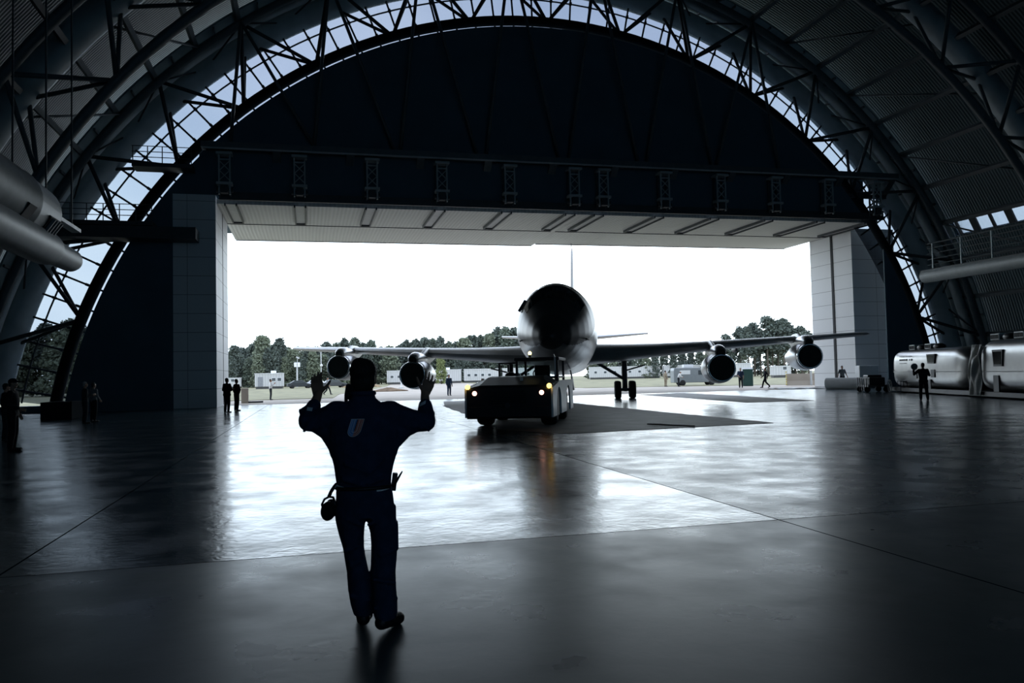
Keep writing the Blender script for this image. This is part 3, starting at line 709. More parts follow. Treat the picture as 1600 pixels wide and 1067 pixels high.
for sx in (-1, 1):
    for yy in (1.75, 4.75):
        mb = MB(); wheel(mb, (sx * 1.06, yy, .58), .58, .5); wo = mb.build('wheel', 'tyre_rubber', tug, smooth=True, auto=50)
        mb = MB(); mb.lathe([(-.02, .02), (-.02, .27), (.02, .27), (.02, .02)], (sx * 1.31, yy, .58), 'X', 20); mb.build('hub_cap', 'dark_edge', wo)
# cab: windscreen frame on the right, low open frame on the left
mb = MB(); x0, x1, y0, y1, z0, z1 = -.08, 1.28, 2.25, 4.2, 1.55, 2.12
for x in (x0, x1):
    for y in (y0, y1): mb.bar((x, y, z0 - .2), (x, y, z1), .08)
for y in (y0, y1): mb.bar((x0, y, z0), (x1, y, z0), .07)
for x in (x0, x1): mb.bar((x, y0, z0), (x, y1, z0), .06)
mb.build('cab_frame', 'tug_paint', tug)
mb = MB(); mb.box(((x0 + x1) / 2, (y0 + y1) / 2, z1 + .05), (x1 - x0 + .16, y1 - y0 + .16, .11)); mb.build('cab_roof', 'tug_paint', tug, bevel=.02)
mb = MB(); mb.box(((x0 + x1) / 2, y0 + .01, (z0 + z1) / 2), (x1 - x0 - .08, .02, z1 - z0)); mb.build('windscreen', 'clear_glass', tug)
mb = MB(); mb.box((.62, 3.2, 1.45), (.55, .5, .14)); mb.box((.62, 3.48, 1.72), (.55, .12, .5)); mb.build('driver_seat', 'black_leather', tug, bevel=.03)
mb = MB(); mb.tube([(.62 + .2 * cos(2 * pi * k / 20), 2.62 + .06 * sin(2 * pi * k / 20), 1.68 + .18 * sin(2 * pi * k / 20)) for k in range(21)], .02, 6, cap=False); mb.build('steering_wheel', 'black_plastic', tug)
mb = MB(); mb.bar((-.70, 2.35, 1.5), (-.70, 2.35, 2.05), .06); mb.bar((-.70, 2.35, 2.05), (-.08, 2.35, 2.05), .05); mb.bar((-.70, 4.1, 1.4), (-.70, 4.1, 2.05), .06); mb.bar((-.70, 2.35, 2.05), (-.70, 4.1, 2.05), .05); mb.build('open_frame', 'tug_paint', tug)
mb = MB(); mb.ell((-.42, 2.9, 1.62), (.2, .3, .14)); mb.ell((-.2, 3.0, 1.6), (.13, .2, .13)); mb.build('air_filter', 'black_plastic', tug, smooth=True)
for sx in (-1, 1):
    mb = MB(); mb.lathe([(-.06, .02), (-.06, .06), (-.03, .085), (.04, .09), (.04, .02)], (sx * 1.05 - .0, 0, 1.10), 'Y', 18); hl = mb.build('headlight', 'dark_edge', tug, smooth=True, auto=40)
    mb = MB(); mb.lathe([(-.075, .01), (-.07, .05), (-.055, .075)], (sx * 1.05, 0, 1.10), 'Y', 18); mb.build('lens', 'red_lens', hl, smooth=True)
    mb = MB(); mb.lathe([(-.07, .02), (-.06, .07), (.02, .08), (.02, .02)], (sx * 1.28, .0, 1.30 - .0), 'Y', 16); mb.build('marker_lamp', 'amber_lens', tug, smooth=True, auto=40)
mb = MB(); mb.tube([(.35, 2.4, 2.2), (.35, 2.4, 2.32)], .05, 10); bc = mb.build('beacon_base', 'dark_edge', tug)
mb = MB(); mb.ell((.35, 2.4, 2.37), (.06, .06, .07)); mb.build('beacon_lamp', 'yellow_lens', bc, smooth=True)
mb = MB(); mb.tube([(1.22, 2.2, 1.6), (1.22, 2.18, 2.2), (1.18, 2.1, 2.3)], .03, 6); mb.build('mirror_stalk', 'tug_side', tug)
mb = MB(); mb.tube([(0, 6.4, .55), (0, 9.2, .45)], .08, 10); mb.build('tow_bar', 'gear_paint', tug)
mb = MB(); mb.tube([(-.9, .5, 1.50), (-.9, .5, 1.56)], .05, 8); mb.build('filler_cap', 'tug_side', tug)
mb = MB(); mb.tube([(.3, .8, 1.46), (.3, .8, 1.56)], .05, 8); mb.build('filler_cap', 'tug_side', tug)

# ------------------------------------------------------------------ sheets laid on the floor
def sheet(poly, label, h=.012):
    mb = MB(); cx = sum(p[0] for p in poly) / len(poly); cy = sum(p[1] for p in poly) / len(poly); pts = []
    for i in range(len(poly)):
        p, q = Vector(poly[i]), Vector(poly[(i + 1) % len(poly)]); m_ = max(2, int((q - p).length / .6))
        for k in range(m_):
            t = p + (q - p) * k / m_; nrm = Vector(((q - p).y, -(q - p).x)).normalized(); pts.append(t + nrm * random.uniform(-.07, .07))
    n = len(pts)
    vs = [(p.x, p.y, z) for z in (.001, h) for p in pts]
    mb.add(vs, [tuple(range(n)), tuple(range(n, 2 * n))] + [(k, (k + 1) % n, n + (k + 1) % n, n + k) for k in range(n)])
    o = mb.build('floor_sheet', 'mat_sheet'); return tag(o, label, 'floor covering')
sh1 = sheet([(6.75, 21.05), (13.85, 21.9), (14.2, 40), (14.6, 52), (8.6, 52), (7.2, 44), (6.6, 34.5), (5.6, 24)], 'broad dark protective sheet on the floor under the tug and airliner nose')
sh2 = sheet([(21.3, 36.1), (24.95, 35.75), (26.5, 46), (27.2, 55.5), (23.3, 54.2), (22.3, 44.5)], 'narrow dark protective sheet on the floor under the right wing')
for (p, lab) in (([(10.2, 23.2), (10.5, 22.9), (10.65, 22.3), (10.9, 22.0), (11.0, 21.6)], 'short dark cord lying curled on the dark floor sheet'),):
    mb = MB(); mb.tube([(x, y, .035) for x, y in p], .022, 6); tag(mb.build('cord', 'black_plastic', smooth=True), lab, 'cord')

# ------------------------------------------------------------------ the silver travel trailers and things by the right wall
def silver_trailer(loc, rz, L, label, Wd=2.35, Ht=2.35, windows=(), hatches=(), text=None, zb=.32):
    t = thing('silver_trailer', label, 'trailer', loc, rz)
    # local: x along the body, -y faces the camera
    def section(x, k):
        pts = []; n = 40
        for i in range(n):
            a = 2 * pi * i / n; e_ = .47; c_, s_ = cos(a), sin(a)
            y = math.copysign(abs(c_) ** e_, c_) * Wd / 2; z = math.copysign(abs(s_) ** e_, s_) * Ht / 2
            z0 = zb + Ht / 2
            pts.append(Vector((x, y * k[0], z0 + (z * k[1] if z > 0 else z * k[2]))))
        return pts
    rings = []
    for d in (0.0, .03, .1, .22, .4, .62, .88, 1.15, 1.45):
        u = d / 1.45; q = math.sqrt(max(0, 1 - (1 - u) ** 2)); rings.append(section(d, (.35 + .65 * q, .12 + .88 * q, .55 + .45 * q)))
    for k in range(1, 8): rings.append(section(1.45 + (L - 2.9) * k / 8, (1, 1, 1)))
    for d in (1.45, 1.15, .88, .62, .4, .22, .1, .03, 0.0):
        u = d / 1.45; q = math.sqrt(max(0, 1 - (1 - u) ** 2)); rings.append(section(L - d, (.35 + .65 * q, .12 + .88 * q, .55 + .45 * q)))
    mb = MB(); mb.skin(rings); mb.build('shell', 'trailer_silver', t, smooth=True, auto=60)
    yf = -Wd / 2 - .012
    mb = MB(); mb.box((L / 2, -Wd / 2 - .01, zb + .98), (L - 1.8, .025, .035)); mb.build('seam_strip', 'light_grey_steel', t)
    mb = MB(); mb.box((L / 2, 0, .2), (L + 1.0, Wd + .1, .22)); mb.build('skid', 'dark_edge', t)
    for (x, z, wx, hz) in windows:
        mb = MB(); mb.prism([(x - wx / 2, z + hz / 2), (x + wx / 2, z + hz / 2), (x + wx * .40, z - hz / 2), (x - wx * .40, z - hz / 2)], yf - .05, yf + .2, fn=lambda a, b, q: (a, q, b)); wf = mb.build('window_frame', 'dark_edge', t)
        mb = MB(); mb.prism([(x - wx * .42, z + hz * .38), (x + wx * .42, z + hz * .38), (x + wx * .34, z - hz * .38), (x - wx * .34, z - hz * .38)], yf - .06, yf - .04, fn=lambda a, b, q: (a, q, b)); mb.build('pane', 'cockpit_glass', wf)
    for (x, z, wx, hz, m) in hatches:
        mb = MB(); mb.box((x, yf, z), (wx, .06, hz)); mb.build('hatch', m, t, bevel=.01)
    if text:
        x, z = text
        for r_, (n, h, step) in enumerate(((26, .035, .075), (13, .12, .15), (12, .035, .09))):
            mb = MB()
            for k in range(n):
                if random.random() < .14: continue
                mb.box((x + step * k, yf - .0, z - .21 * r_), (step * random.uniform(.35, .65), .03, h * random.uniform(.7, 1)))
            mb.build('lettering', 'dark_edge', t)
    return t
DR = math.atan2(-.944, -.33)
T1 = silver_trailer((38.05, 44.55, 0), DR, 10.8, 'long silver round-ended trailer with worn lettering behind the man in black by the right wall', windows=((6.6, 2.05, 1.1, .55),),
                    hatches=((6.75, 1.2, .5, .45, 'dark_edge'), (3.9, 1.15, 1.3, .5, 'light_grey_steel'), (6.3, .5, .3, .7, 'dark_edge'), (1.0, 1.4, .1, .05, 'white_plastic')), text=(2.0, 2.25))
T2 = silver_trailer((33.9, 33.35, 0), DR, 9.5, 'nearer silver trailer cut by the right picture edge, its end draped in plastic sheet', Ht=2.55,
                    windows=((2.55, 1.95, .95, .8),), hatches=((2.3, .72, .5, .8, 'dark_edge'), (0.62, 1.45, .5, 1.5, 'intake_cover')))
# translucent plastic draped over the end of the nearer trailer
mb = MB(); q = Matrix.Rotation(DR, 3, 'Z'); rows = []
for i in range(15):
    z = .12 + 2.55 * i / 14; row = []
    for j in range(19):
        s_ = j / 18; x = -.15 + 1.15 * s_; y = -1.30 - .07 * sin(9 * s_ + 2.1 * z) - .05 * sin(21 * s_ - z * 3) + .45 * max(0, i / 14 - .75) * 4 * .5
        if .35 < s_ < .75 and i < 11: y -= .10 * sin((s_ - .35) / .4 * pi)
        row.append(Vector((33.9, 33.35, 0)) + q @ Vector((x + .05 * sin(4 * z), y, z)))
    rows.append(row)
mb.skin(rows, 0, cap=False, closed=False)
ob = mb.build('plastic_sheet', 'drape_plastic', smooth=True); so = ob.modifiers.new('thick', 'SOLIDIFY'); so.thickness = .012
tag(ob, 'wrinkled pale plastic sheet hanging over the rounded end of the nearer silver trailer', 'plastic sheet')
def vent(i, x):
    t = thing('roof_vent', ['pale slotted vent box furthest from camera above the silver trailers', 'pale slotted vent box second from the far end of the silver trailers', 'pale slotted vent box where the two silver trailers meet', 'pale slotted vent box by the right picture edge above the trailer'][i], 'vent', x, DR)
    mb = MB(); mb.box((0, 0, .16), (.85, .6, .32)); mb.build('housing', 'white_plastic', t, bevel=.03)
    for k in range(6):
        mb = MB(); mb.box((-.33 + .13 * k, -.31, .16), (.08, .03, .2)); mb.build('slot', 'black_slot', t)
    mb = MB(); mb.ell((.95, 0, .12), (.5, .32, .2)); mb.build('cowl', 'black_plastic', t, smooth=True)
for i, (s_, base) in enumerate(((2.2, 0), (4.5, 0), (.9, 1), (3.1, 1))):
    o_b = Vector((38.05, 44.55, 2.66)) if base == 0 else Vector((33.9, 33.35, 2.86)); p = o_b + q @ Vector((s_, -.2, 0)); vent(i, p)
# equipment at the far end of the trailers
eq = thing('equipment_cart', 'low dark cart piled with black equipment at the far end of the silver trailer', 'cart', (36.0, 45.3, 0), DR)
mb = MB(); mb.box((0, 0, .42), (2.0, 1.3, .12)); mb.build('deck', 'dark_edge', eq)
for x in (-.7, .7):
    for y in (-.6, .6):
        mb = MB(); wheel(mb, (x, y, .2), .2, .14); mb.build('wheel', 'tyre_rubber', eq, smooth=True)
mb = MB(); mb.box((-.3, .1, .80), (.9, .9, .65)); mb.build('engine_box', 'black_plastic', eq, bevel=.05)
mb = MB(); mb.box((.55, 0, .72), (.6, 1.0, .5)); mb.build('tank', 'tug_paint', eq, bevel=.06)
for k in range(5):
    mb = MB(); mb.bar((-.9 + .4 * k, -.66, .1), (-.9 + .4 * k, -.66, .95), .05); mb.build('guard_bar', 'dark_edge', eq)
mb = MB(); mb.bar((-1.0, -.66, .95), (.95, -.66, .95), .05); mb.build('guard_rail', 'dark_edge', eq)
stn = thing('work_stand', 'small dark folding stand on the floor before the rounded trailer end', 'stand', (36.0, 42.6, 0), DR)
mb = MB(); mb.box((0, 0, .72), (.6, .45, .05)); mb.build('top', 'dark_edge', stn)
for x in (-.26, .26):
    for y in (-.18, .18):
        mb = MB(); mb.bar((x * 1.2, y * 1.2, 0), (x, y, .7), .035); mb.build('leg', 'dark_edge', stn)
wh = thing('hose_reel', 'small wire reel beside the folding stand at the trailer end', 'reel', (35.9, 43.6, 0), DR)
mb = MB(); mb.tube([(.38 * cos(2 * pi * k / 24), 0, .42 + .38 * sin(2 * pi * k / 24)) for k in range(25)], .025, 6, cap=False); mb.build('rim', 'light_grey_steel', wh)
for k in range(4):
    a = pi * k / 4; mb = MB(); mb.bar((.38 * cos(a), 0, .42 + .38 * sin(a)), (-.38 * cos(a), 0, .42 - .38 * sin(a)), .02); mb.build('spoke', 'light_grey_steel', wh)
mb = MB(); mb.tube([(-1.45, 0, .44), (1.45, 0, .44)], .44, 28)
ob = mb.build('foam_roll', 'foam_white', smooth=True, auto=40); ob.location = (39.7, 53.0, 0); ob.rotation_euler = (0, 0, R(-60)); tag(ob, 'fat white foam roll lying on the floor before the right door tower', 'roll')
bx = thing('white_tank', 'white box tank standing behind the foam roll beside the right tower', 'tank', (42.9, 54.6, 0), R(-20))
mb = MB(); mb.box((0, 0, 1.1), (1.5, 1.1, 1.35)); mb.build('body', 'white_plastic', bx, bevel=.05)
mb = MB(); mb.box((0, 0, .2), (1.5, 1.1, .4)); mb.build('pallet', 'dark_edge', bx)
mb = MB()
rows = []
for i in range(7):
    rows.append([Vector((36.6 + .55 * j, 57.0 + .3 * i - .22 * j, .02 + .10 * abs(sin(j * 1.7 + i * 2.3)) * (1 if 0 < i < 6 else 0))) for j in range(9)])
mb.skin(rows, 0, cap=False, closed=False); ob = mb.build('crumpled_film', 'white_plastic', smooth=True); so = ob.modifiers.new('thick', 'SOLIDIFY'); so.thickness = .01
tag(ob, 'crumpled white film on the floor beside the foam roll in the doorway', 'plastic film')

# ------------------------------------------------------------------ outside: vehicles, cabins, odds and ends
def cabin(loc, rz, L, H, label, wins, door=None, unit=True, group=None, D=2.8):
    t = thing('site_trailer', label, 'site trailer', loc, rz, group)
    mb = MB(); mb.box((0, 0, .45 + (H - .45) / 2), (L, D, H - .45)); mb.build('body', 'trailer_white', t, bevel=.03)
    mb = MB(); mb.box((0, 0, H + .04), (L + .15, D + .2, .1)); mb.build('roof', 'white_plastic', t)
    mb = MB(); mb.box((0, .1, .24), (L - .3, D - .3, .46)); mb.build('skirt', 'dark_edge', t)
    for x in wins:
        mb = MB(); mb.box((x, -D / 2 - .02, 1.75), (.8, .06, .7)); wf = mb.build('window_frame', 'white_plastic', t)
        mb = MB(); mb.box((x, -D / 2 - .05, 1.75), (.66, .04, .56)); mb.build('pane', 'trailer_window', wf)
    if door is not None:
        mb = MB(); mb.box((door, -D / 2 - .02, 1.35), (.9, .06, 1.8)); mb.build('door', 'grey_cloth', t)
    if unit:
        mb = MB(); mb.box((L * .15, -.2, H + .3), (.9, .9, .5)); mb.build('roof_unit', 'white_plastic', t, bevel=.03)
    return t
cabin((-7.1, 156.8, 0), R(-4), 5.0, 2.85, 'small white site trailer with dark window behind the man in white shirt', (.9, 1.9), -1.5)
cabin((-15.6, 176, 0), R(-4), 3.6, 2.2, 'small white cabin by the trees at the left door tower', (.5,), None, False)
for i, (px_, L) in enumerate(((628, 7), (690, 9), (752, 8.5), (812, 8.5))):
    a_ = YAW + math.atan((px_ - 800) / 1250); x, y = 189 * sin(a_), 189 * cos(a_)
    cabin((x, y, .02), R(-12), L, 3.1, ['grey-white long trailer behind the left inboard engine', 'white long trailer left of the tug, first with round window row', 'white long trailer seen over the tug hood', 'white long trailer behind the open tug frame'][i], [-L / 2 + 1.2 + 1.6 * k for k in range(int(L / 1.6) - 1)], None, i == 1)
for i, (x, y, L) in enumerate(((72.5, 190, 8), (81, 187, 9), (90.5, 184, 9))):
    cabin((x, y, .02), R(-16), L, 3.0, ['white site trailer beyond the main landing gear', 'white site trailer with small windows behind the grey van', 'white site trailer under the right inboard engine'][i], [-L / 2 + 1.5 + 2.4 * k for k in range(int(L / 2.4))], None, False)
cabin((92.5, 160, .02), R(-20), 5.2, 3.0, 'white container trailer behind the green toilet cubicle', (), None, False)
cabin((85.0, 132.0, .02), R(-20), 3.2, 2.1, 'white cabin beside the pine trunks under the right outboard engine', (.5,), None, False)

def car(loc, rz, body, label, van=False):
    t = thing('van' if van else 'car', label, 'van' if van else 'car', loc, rz)
    L, Wd, H = (5.2, 1.95, 2.0) if van else (4.5, 1.8, 1.45)
    if van: pr = [(-L / 2, .35), (L / 2, .35), (L / 2, .95), (L * .36, 1.12), (L * .22, 1.85), (L * .17, H), (-L / 2 + .08, H), (-L / 2, 1.7)]
    else: pr = [(-L / 2, .3), (L / 2, .3), (L / 2 + .03, .7), (L * .27, .9), (L * .10, H - .03), (-L * .22, H), (-L * .40, .95), (-L / 2, .9)]
    mb = MB(); mb.prism(pr, -Wd / 2, Wd / 2, fn=lambda a, b, q_: (a, q_, b)); mb.build('body', body, t, bevel=.06)
    for y in (-1, 1):
        for x in (-L * .31, L * .31):
            mb = MB(); mb.lathe([(-.1, .15), (-.1, .3), (-.06, .34), (.06, .34), (.1, .3), (.1, .15)], (x, y * (Wd / 2 - .08), .34), 'Y', 20); mb.build('wheel', 'tyre_rubber', t, smooth=True)
        if van: wl = ((-1.3, 1.5, 1.1, .45), (.55, 1.45, .8, .5), (1.25, 1.4, .35, .45))
        else: wl = ((-.7, 1.12, .8, .32), (.2, 1.12, .8, .32))
        for (x, z, a, b) in wl:
            mb = MB(); mb.box((x, y * (Wd / 2 + .005), z), (a, .03, b)); mb.build('side_window', 'trailer_window' if not (van and x < 0) else 'white_plastic', t)
    return t
v_ = car((42.3, 82.6, 0), R(-14), 'van_paint', 'grey van parked at the grass edge partly behind the right inboard engine', True)
mb = MB(); mb.box((-.8, 0, 2.2), (1.1, .9, .35)); mb.build('roof_box', 'white_plastic', v_, bevel=.04)
car((-1.6, 152, .03), R(10), 'car_dark', 'dark car parked before the trees left of the raised hand')
car((1.6, 152.5, .03), R(-20), 'car_white', 'white car parked near the raised left hand')
car((4.4, 148, .03), R(15), 'car_dark', 'dark car parked behind the raised left hand')
tl = thing('portable_toilet', 'dark green portable toilet with white roof beside the right inboard engine', 'toilet', (43.2, 72.9, 0), R(-30))
mb = MB(); mb.box((0, 0, .85), (1.0, 1.0, 1.7)); mb.build('cubicle', 'green_plastic', tl, bevel=.03)
mb = MB(); mb.box((0, 0, 1.78), (1.08, 1.08, .16), taper=(.8, .8)); mb.build('roof', 'white_plastic', tl)
mb = MB(); mb.box((0, -.51, .8), (.7, .04, 1.45)); mb.build('door', 'green_plastic', tl, bevel=.01)
ba = thing('safety_barrier', 'pale concrete barrier with yellow edge markers outside the right tower', 'barrier', (47.6, 69.8, 0), R(-25))
mb = MB(); mb.prism([(-.35, 0), (.35, 0), (.16, .45), (.12, 1.15), (-.12, 1.15), (-.16, .45)], -1.7, 1.7, fn=lambda a, b, t: (t, a, b)); mb.build('block', 'apron_concrete', ba)
for x in (-1.75, 1.2):
    mb = MB()
    for k in range(6): mb.box((x, -.3, .12 + .24 * k), (.12, .1, .14))
    mb.build('edge_marking', 'yellow_paint', ba)
mb = MB(); mb.tube([(.55, -.5, 0), (.55, -.5, 1.45)], .1, 10); mb.build('bollard', 'light_grey_steel', ba)
lm = thing('light_tower', 'white twin floodlight tower before the left trees', 'light tower', (-2.3, 172, 0))
mb = MB(); mb.tube([(0, 0, 0), (0, 0, 4.6)], .16, 8); mb.build('mast', 'light_grey_steel', lm)
for x in (-.33, .33):
    mb = MB(); mb.box((x, 0, 4.7), (.56, .4, .95)); mb.build('floodlight', 'white_plastic', lm, bevel=.05)
mb = MB(); mb.box((.15, 0, 6.2), (.7, .3, .3), rot=(0, .5, 0)); mb.bar((0, 0, 4.6), (.1, 0, 6.2), .1); mb.build('top_lamp', 'light_grey_steel', lm)
lp = thing('pole', 'thin pale pole rising beyond the raised left hand', 'pole', (1.75, 118, 0))
mb = MB(); mb.tube([(0, 0, 0), (0, 0, 6.4)], .07, 8); mb.build('shaft', 'light_grey_steel', lp)
mb = MB(); mb.ell((.05, -.1, 3.6), (.2, .2, .2)); mb.build('globe', 'white_plastic', lp, smooth=True)
def mound(loc, r, label, m, n):
    mb = MB(); rings = []; rnd = random.Random(n)
    for i in range(7):
        t = i / 6; rings.append([Vector((r[0] * (1 - t * .92) * cos(2 * pi * k / 22) * rnd.uniform(.85, 1.15), r[1] * (1 - t * .92) * sin(2 * pi * k / 22) * rnd.uniform(.85, 1.15), r[2] * (t ** .8) * rnd.uniform(.9, 1.1))) for k in range(22)])
    mb.skin(rings); o = mb.build('dirt_mound', m, smooth=True); o.location = loc; tag(o, label, 'mound')
mound((9.3, 97, 0), (2.4, 1.2, .45), 'low heap of reddish rubble on the apron between the man and left inboard engine', 'dirt', 3)
mound((9.4, 146, 0), (3.6, 2.0, 1.1), 'orange dirt heap by the parked cars behind the left outboard engine', 'orange_dirt', 4)
st_ = thing('traffic_stand', 'thin pale post on the apron beside the left inboard engine', 'post', (13.4, 120, 0))
mb = MB(); mb.box((0, 0, 1.15), (.22, .1, 2.3)); mb.build('post', 'white_plastic', st_)
mb = MB(); mb.box((0, 0, .06), (.8, .6, .12)); mb.build('foot', 'light_grey_steel', st_)
jb = thing('door_stop_block', 'small dark block and rod on the apron at the left tower foot', 'block', (-4.6, 62.5, 0))
mb = MB(); mb.box((0, 0, .55), (.5, .5, 1.1)); mb.build('block', 'apron_concrete', jb, bevel=.03)
mb = MB(); mb.box((.7, 0, .06), (1.2, .3, .12)); mb.build('rod', 'dark_edge', jb)

# ------------------------------------------------------------------ trees
def tree_proto(kind, seed):
    rnd = random.Random(seed); t = thing('tree', 'x', 'tree', (0, 0, -300))
    H = 12.0
    if kind == 'pine': z0, wmax, mt = 5.0, 2.1, 'foliage_pine'
    elif kind == 'conifer': z0, wmax, mt = .5, 2.5, 'foliage_pine'
    elif kind == 'broad': z0, wmax, mt = .6, 3.0, ('foliage_dark', 'foliage_mid')[seed % 2]
    else: z0, wmax, mt = .4, 2.6, 'foliage_lime'
    mb = MB(); mb.tube([(0, 0, -.1), (.1 * rnd.uniform(-1, 1), .1, H * .4), (.15 * rnd.uniform(-1, 1), 0, H * .93)], [.2, .15, .04], 7); mb.build('trunk', 'bark', t, smooth=True)
    mb = MB(); nc = 250 if kind != 'pine' else 120
    for c in range(nc):
        u = rnd.random() ** .85; z = z0 + (H - z0) * u
        if kind == 'pine': rad = wmax * (1 - u) ** .55 * (.55 + .45 * abs(sin(9 * u + seed))) + .2
        elif kind == 'conifer': rad = wmax * (1 - u) ** .62 * (.6 + .4 * abs(sin(11 * u + seed))) + .12
        else: rad = wmax * math.sqrt(max(0, 1 - (1.55 * u - .45) ** 2 / 1.25)) * (1 - .45 * u) * (.72 + .4 * abs(sin(7 * u + seed * 1.3)))
        a = rnd.uniform(0, 2 * pi); rr_ = rad * math.sqrt(rnd.uniform(.25, 1)); ctr = Vector((rr_ * cos(a), rr_ * sin(a), z))
        cs = rnd.uniform(.5, .95)
        for k in range(12):
            d = Vector((rnd.gauss(0, 1), rnd.gauss(0, 1), rnd.gauss(0, .7))); d.normalize(); p = ctr + d * cs * rnd.random() ** .4
            n_ = Vector((rnd.gauss(0, 1), rnd.gauss(0, 1), rnd.gauss(0, 1))).normalized(); u_ = n_.orthogonal().normalized(); v_2 = n_.cross(u_); s_ = rnd.uniform(.2, .44)
            mb.add([p + u_ * s_, p + v_2 * s_ * .7, p - u_ * s_, p - v_2 * s_ * .7], [(0, 1, 2, 3)])
    me = bpy.data.meshes.new('foliage'); me.from_pydata(mb.v, [], mb.f); me.materials.append(MATS[mt]); o = bpy.data.objects.new('foliage', me); COL.objects.link(o); o.parent = t
    return t
PB = [tree_proto('broad', s_) for s_ in (1, 2, 3)] + [tree_proto('conifer', s_) for s_ in (11, 12, 13)]; PP = [tree_proto('pine', s_) for s_ in (5, 6, 7)]; PL = [tree_proto('lime', 9)]
used = set()
def plant(p, loc, h, label, group, rnd):
    s_ = h / 12.0; sc = (s_ * rnd.uniform(.9, 1.25), s_ * rnd.uniform(.9, 1.25), s_); rz = rnd.uniform(0, 6.28)
    if p.name not in used:
        used.add(p.name); p.location = loc; p.rotation_euler = (0, 0, rz); p.scale = sc; tag(p, label, 'tree', group)
    else: dup(p, loc, rz, label, group, sc)
rnd = random.Random(21)
def at(px, D):                                        # a spot on the ground seen at column px, D metres out
    a = YAW + math.atan((px - 800) / 1250); return (D * sin(a), D * cos(a))
LBL1 = ('tree in the dense dark row behind the grass at the left of the doorway', 'trees left of the airliner')
LBL2 = ('tall dark tree in the group rising between left wing and airliner nose', 'trees at the airliner nose')
LBL3 = ('tall pine in the thin-stemmed group seen above the right wing', 'pines above the right wing')
LBL4 = ('tree seen darkly through the tinted glass at the far left', 'trees behind the left glazing')
LBL5 = ('low tree in the row seen below the right wing behind the trailers', 'trees under the right wing')
px = 352
while px < 725:
    hh = 10.3 + .7 * sin(px * .05) + rnd.uniform(-.7, 1.1); x, y = at(px, 203 + rnd.uniform(-4, 8)); plant(rnd.choice(PB + PP[:1]), (x, y, 0), hh * (1.0 if px > 385 else .93), *LBL1, rnd)
    x, y = at(px + 8, 190 + rnd.uniform(-5, 3))
    if px < 575: plant(rnd.choice(PB), (x, y, 0), rnd.uniform(6.5, 8.6), *LBL1, rnd)
    x, y = at(px - 5, 216); plant(rnd.choice(PB), (x, y, 0), hh * .97, *LBL1, rnd)
    px += 14 + rnd.uniform(-2, 2)
for px in range(712, 832, 13):
    x, y = at(px, 208 + rnd.uniform(-3, 6)); plant(rnd.choice(PP + PB[:2]), (x, y, 0), (10.3 + min(2.8, (px - 712) * .042)) + rnd.uniform(-.4, .8), *LBL2, rnd)
    x, y = at(px + 5, 201); plant(rnd.choice(PB), (x, y, 0), rnd.uniform(7, 9), *LBL2, rnd)
for px in range(925, 1128, 14):
    x, y = at(px, 205 + rnd.uniform(-3, 5)); plant(rnd.choice(PB), (x, y, 0), 7.2 + rnd.uniform(-.6, .6), *LBL5, rnd)
for i, (px, hh) in enumerate(((1134, 10.8), (1146, 9.5), (1156, 13.0), (1168, 12.6), (1178, 13.6), (1188, 12.2), (1199, 15.0), (1206, 13.8), (1215, 14.4), (1224, 14.2), (1232, 13.2), (1242, 11.8), (1252, 12.2), (1262, 11.0))):
    x, y = at(px, 192 + (i % 3) * 5); plant(PP[i % 3], (x, y, 0), hh * .9, *LBL3, rnd)
    if i % 2 == 0:
        x, y = at(px + 4, 215); plant(PB[i % 6], (x, y, 0), 7.0, *LBL3, rnd)
x, y = at(688, 175); plant(PL[0], (x, y, 0), 6.2, 'single lime green tree beside the left inboard engine', None, rnd)
for px in range(-10, 150, 20):
    x, y = at(px, 132 + rnd.uniform(-4, 6)); plant(rnd.choice(PB + PP[:1]), (x, y, 0), rnd.uniform(9.0, 11.0), *LBL4, rnd)

# ------------------------------------------------------------------ people
def fuse(mb, name, m, parent, voxel, it=3, fac=.5):
    """union of overlapping limbs and folds into one continuous surface"""
    me = mb.mesh(name + '_raw', m); o = bpy.data.objects.new('raw', me); COL.objects.link(o)
    r_ = o.modifiers.new('r', 'REMESH'); r_.mode = 'VOXEL'; r_.voxel_size = voxel; r_.use_smooth_shade = True
    if it:
        s_ = o.modifiers.new('s', 'SMOOTH'); s_.iterations = it; s_.factor = fac
    dg = bpy.context.evaluated_depsgraph_get(); dg.update()
    me2 = bpy.data.meshes.new_from_object(o.evaluated_get(dg)); bpy.data.objects.remove(o); bpy.data.meshes.remove(me)
    me2.name = name; me2.materials.clear(); me2.materials.append(MATS[m])
    me2.polygons.foreach_set('use_smooth', [True] * len(me2.polygons))
    ob = bpy.data.objects.new(name, me2); COL.objects.link(ob); ob.parent = parent
    return ob
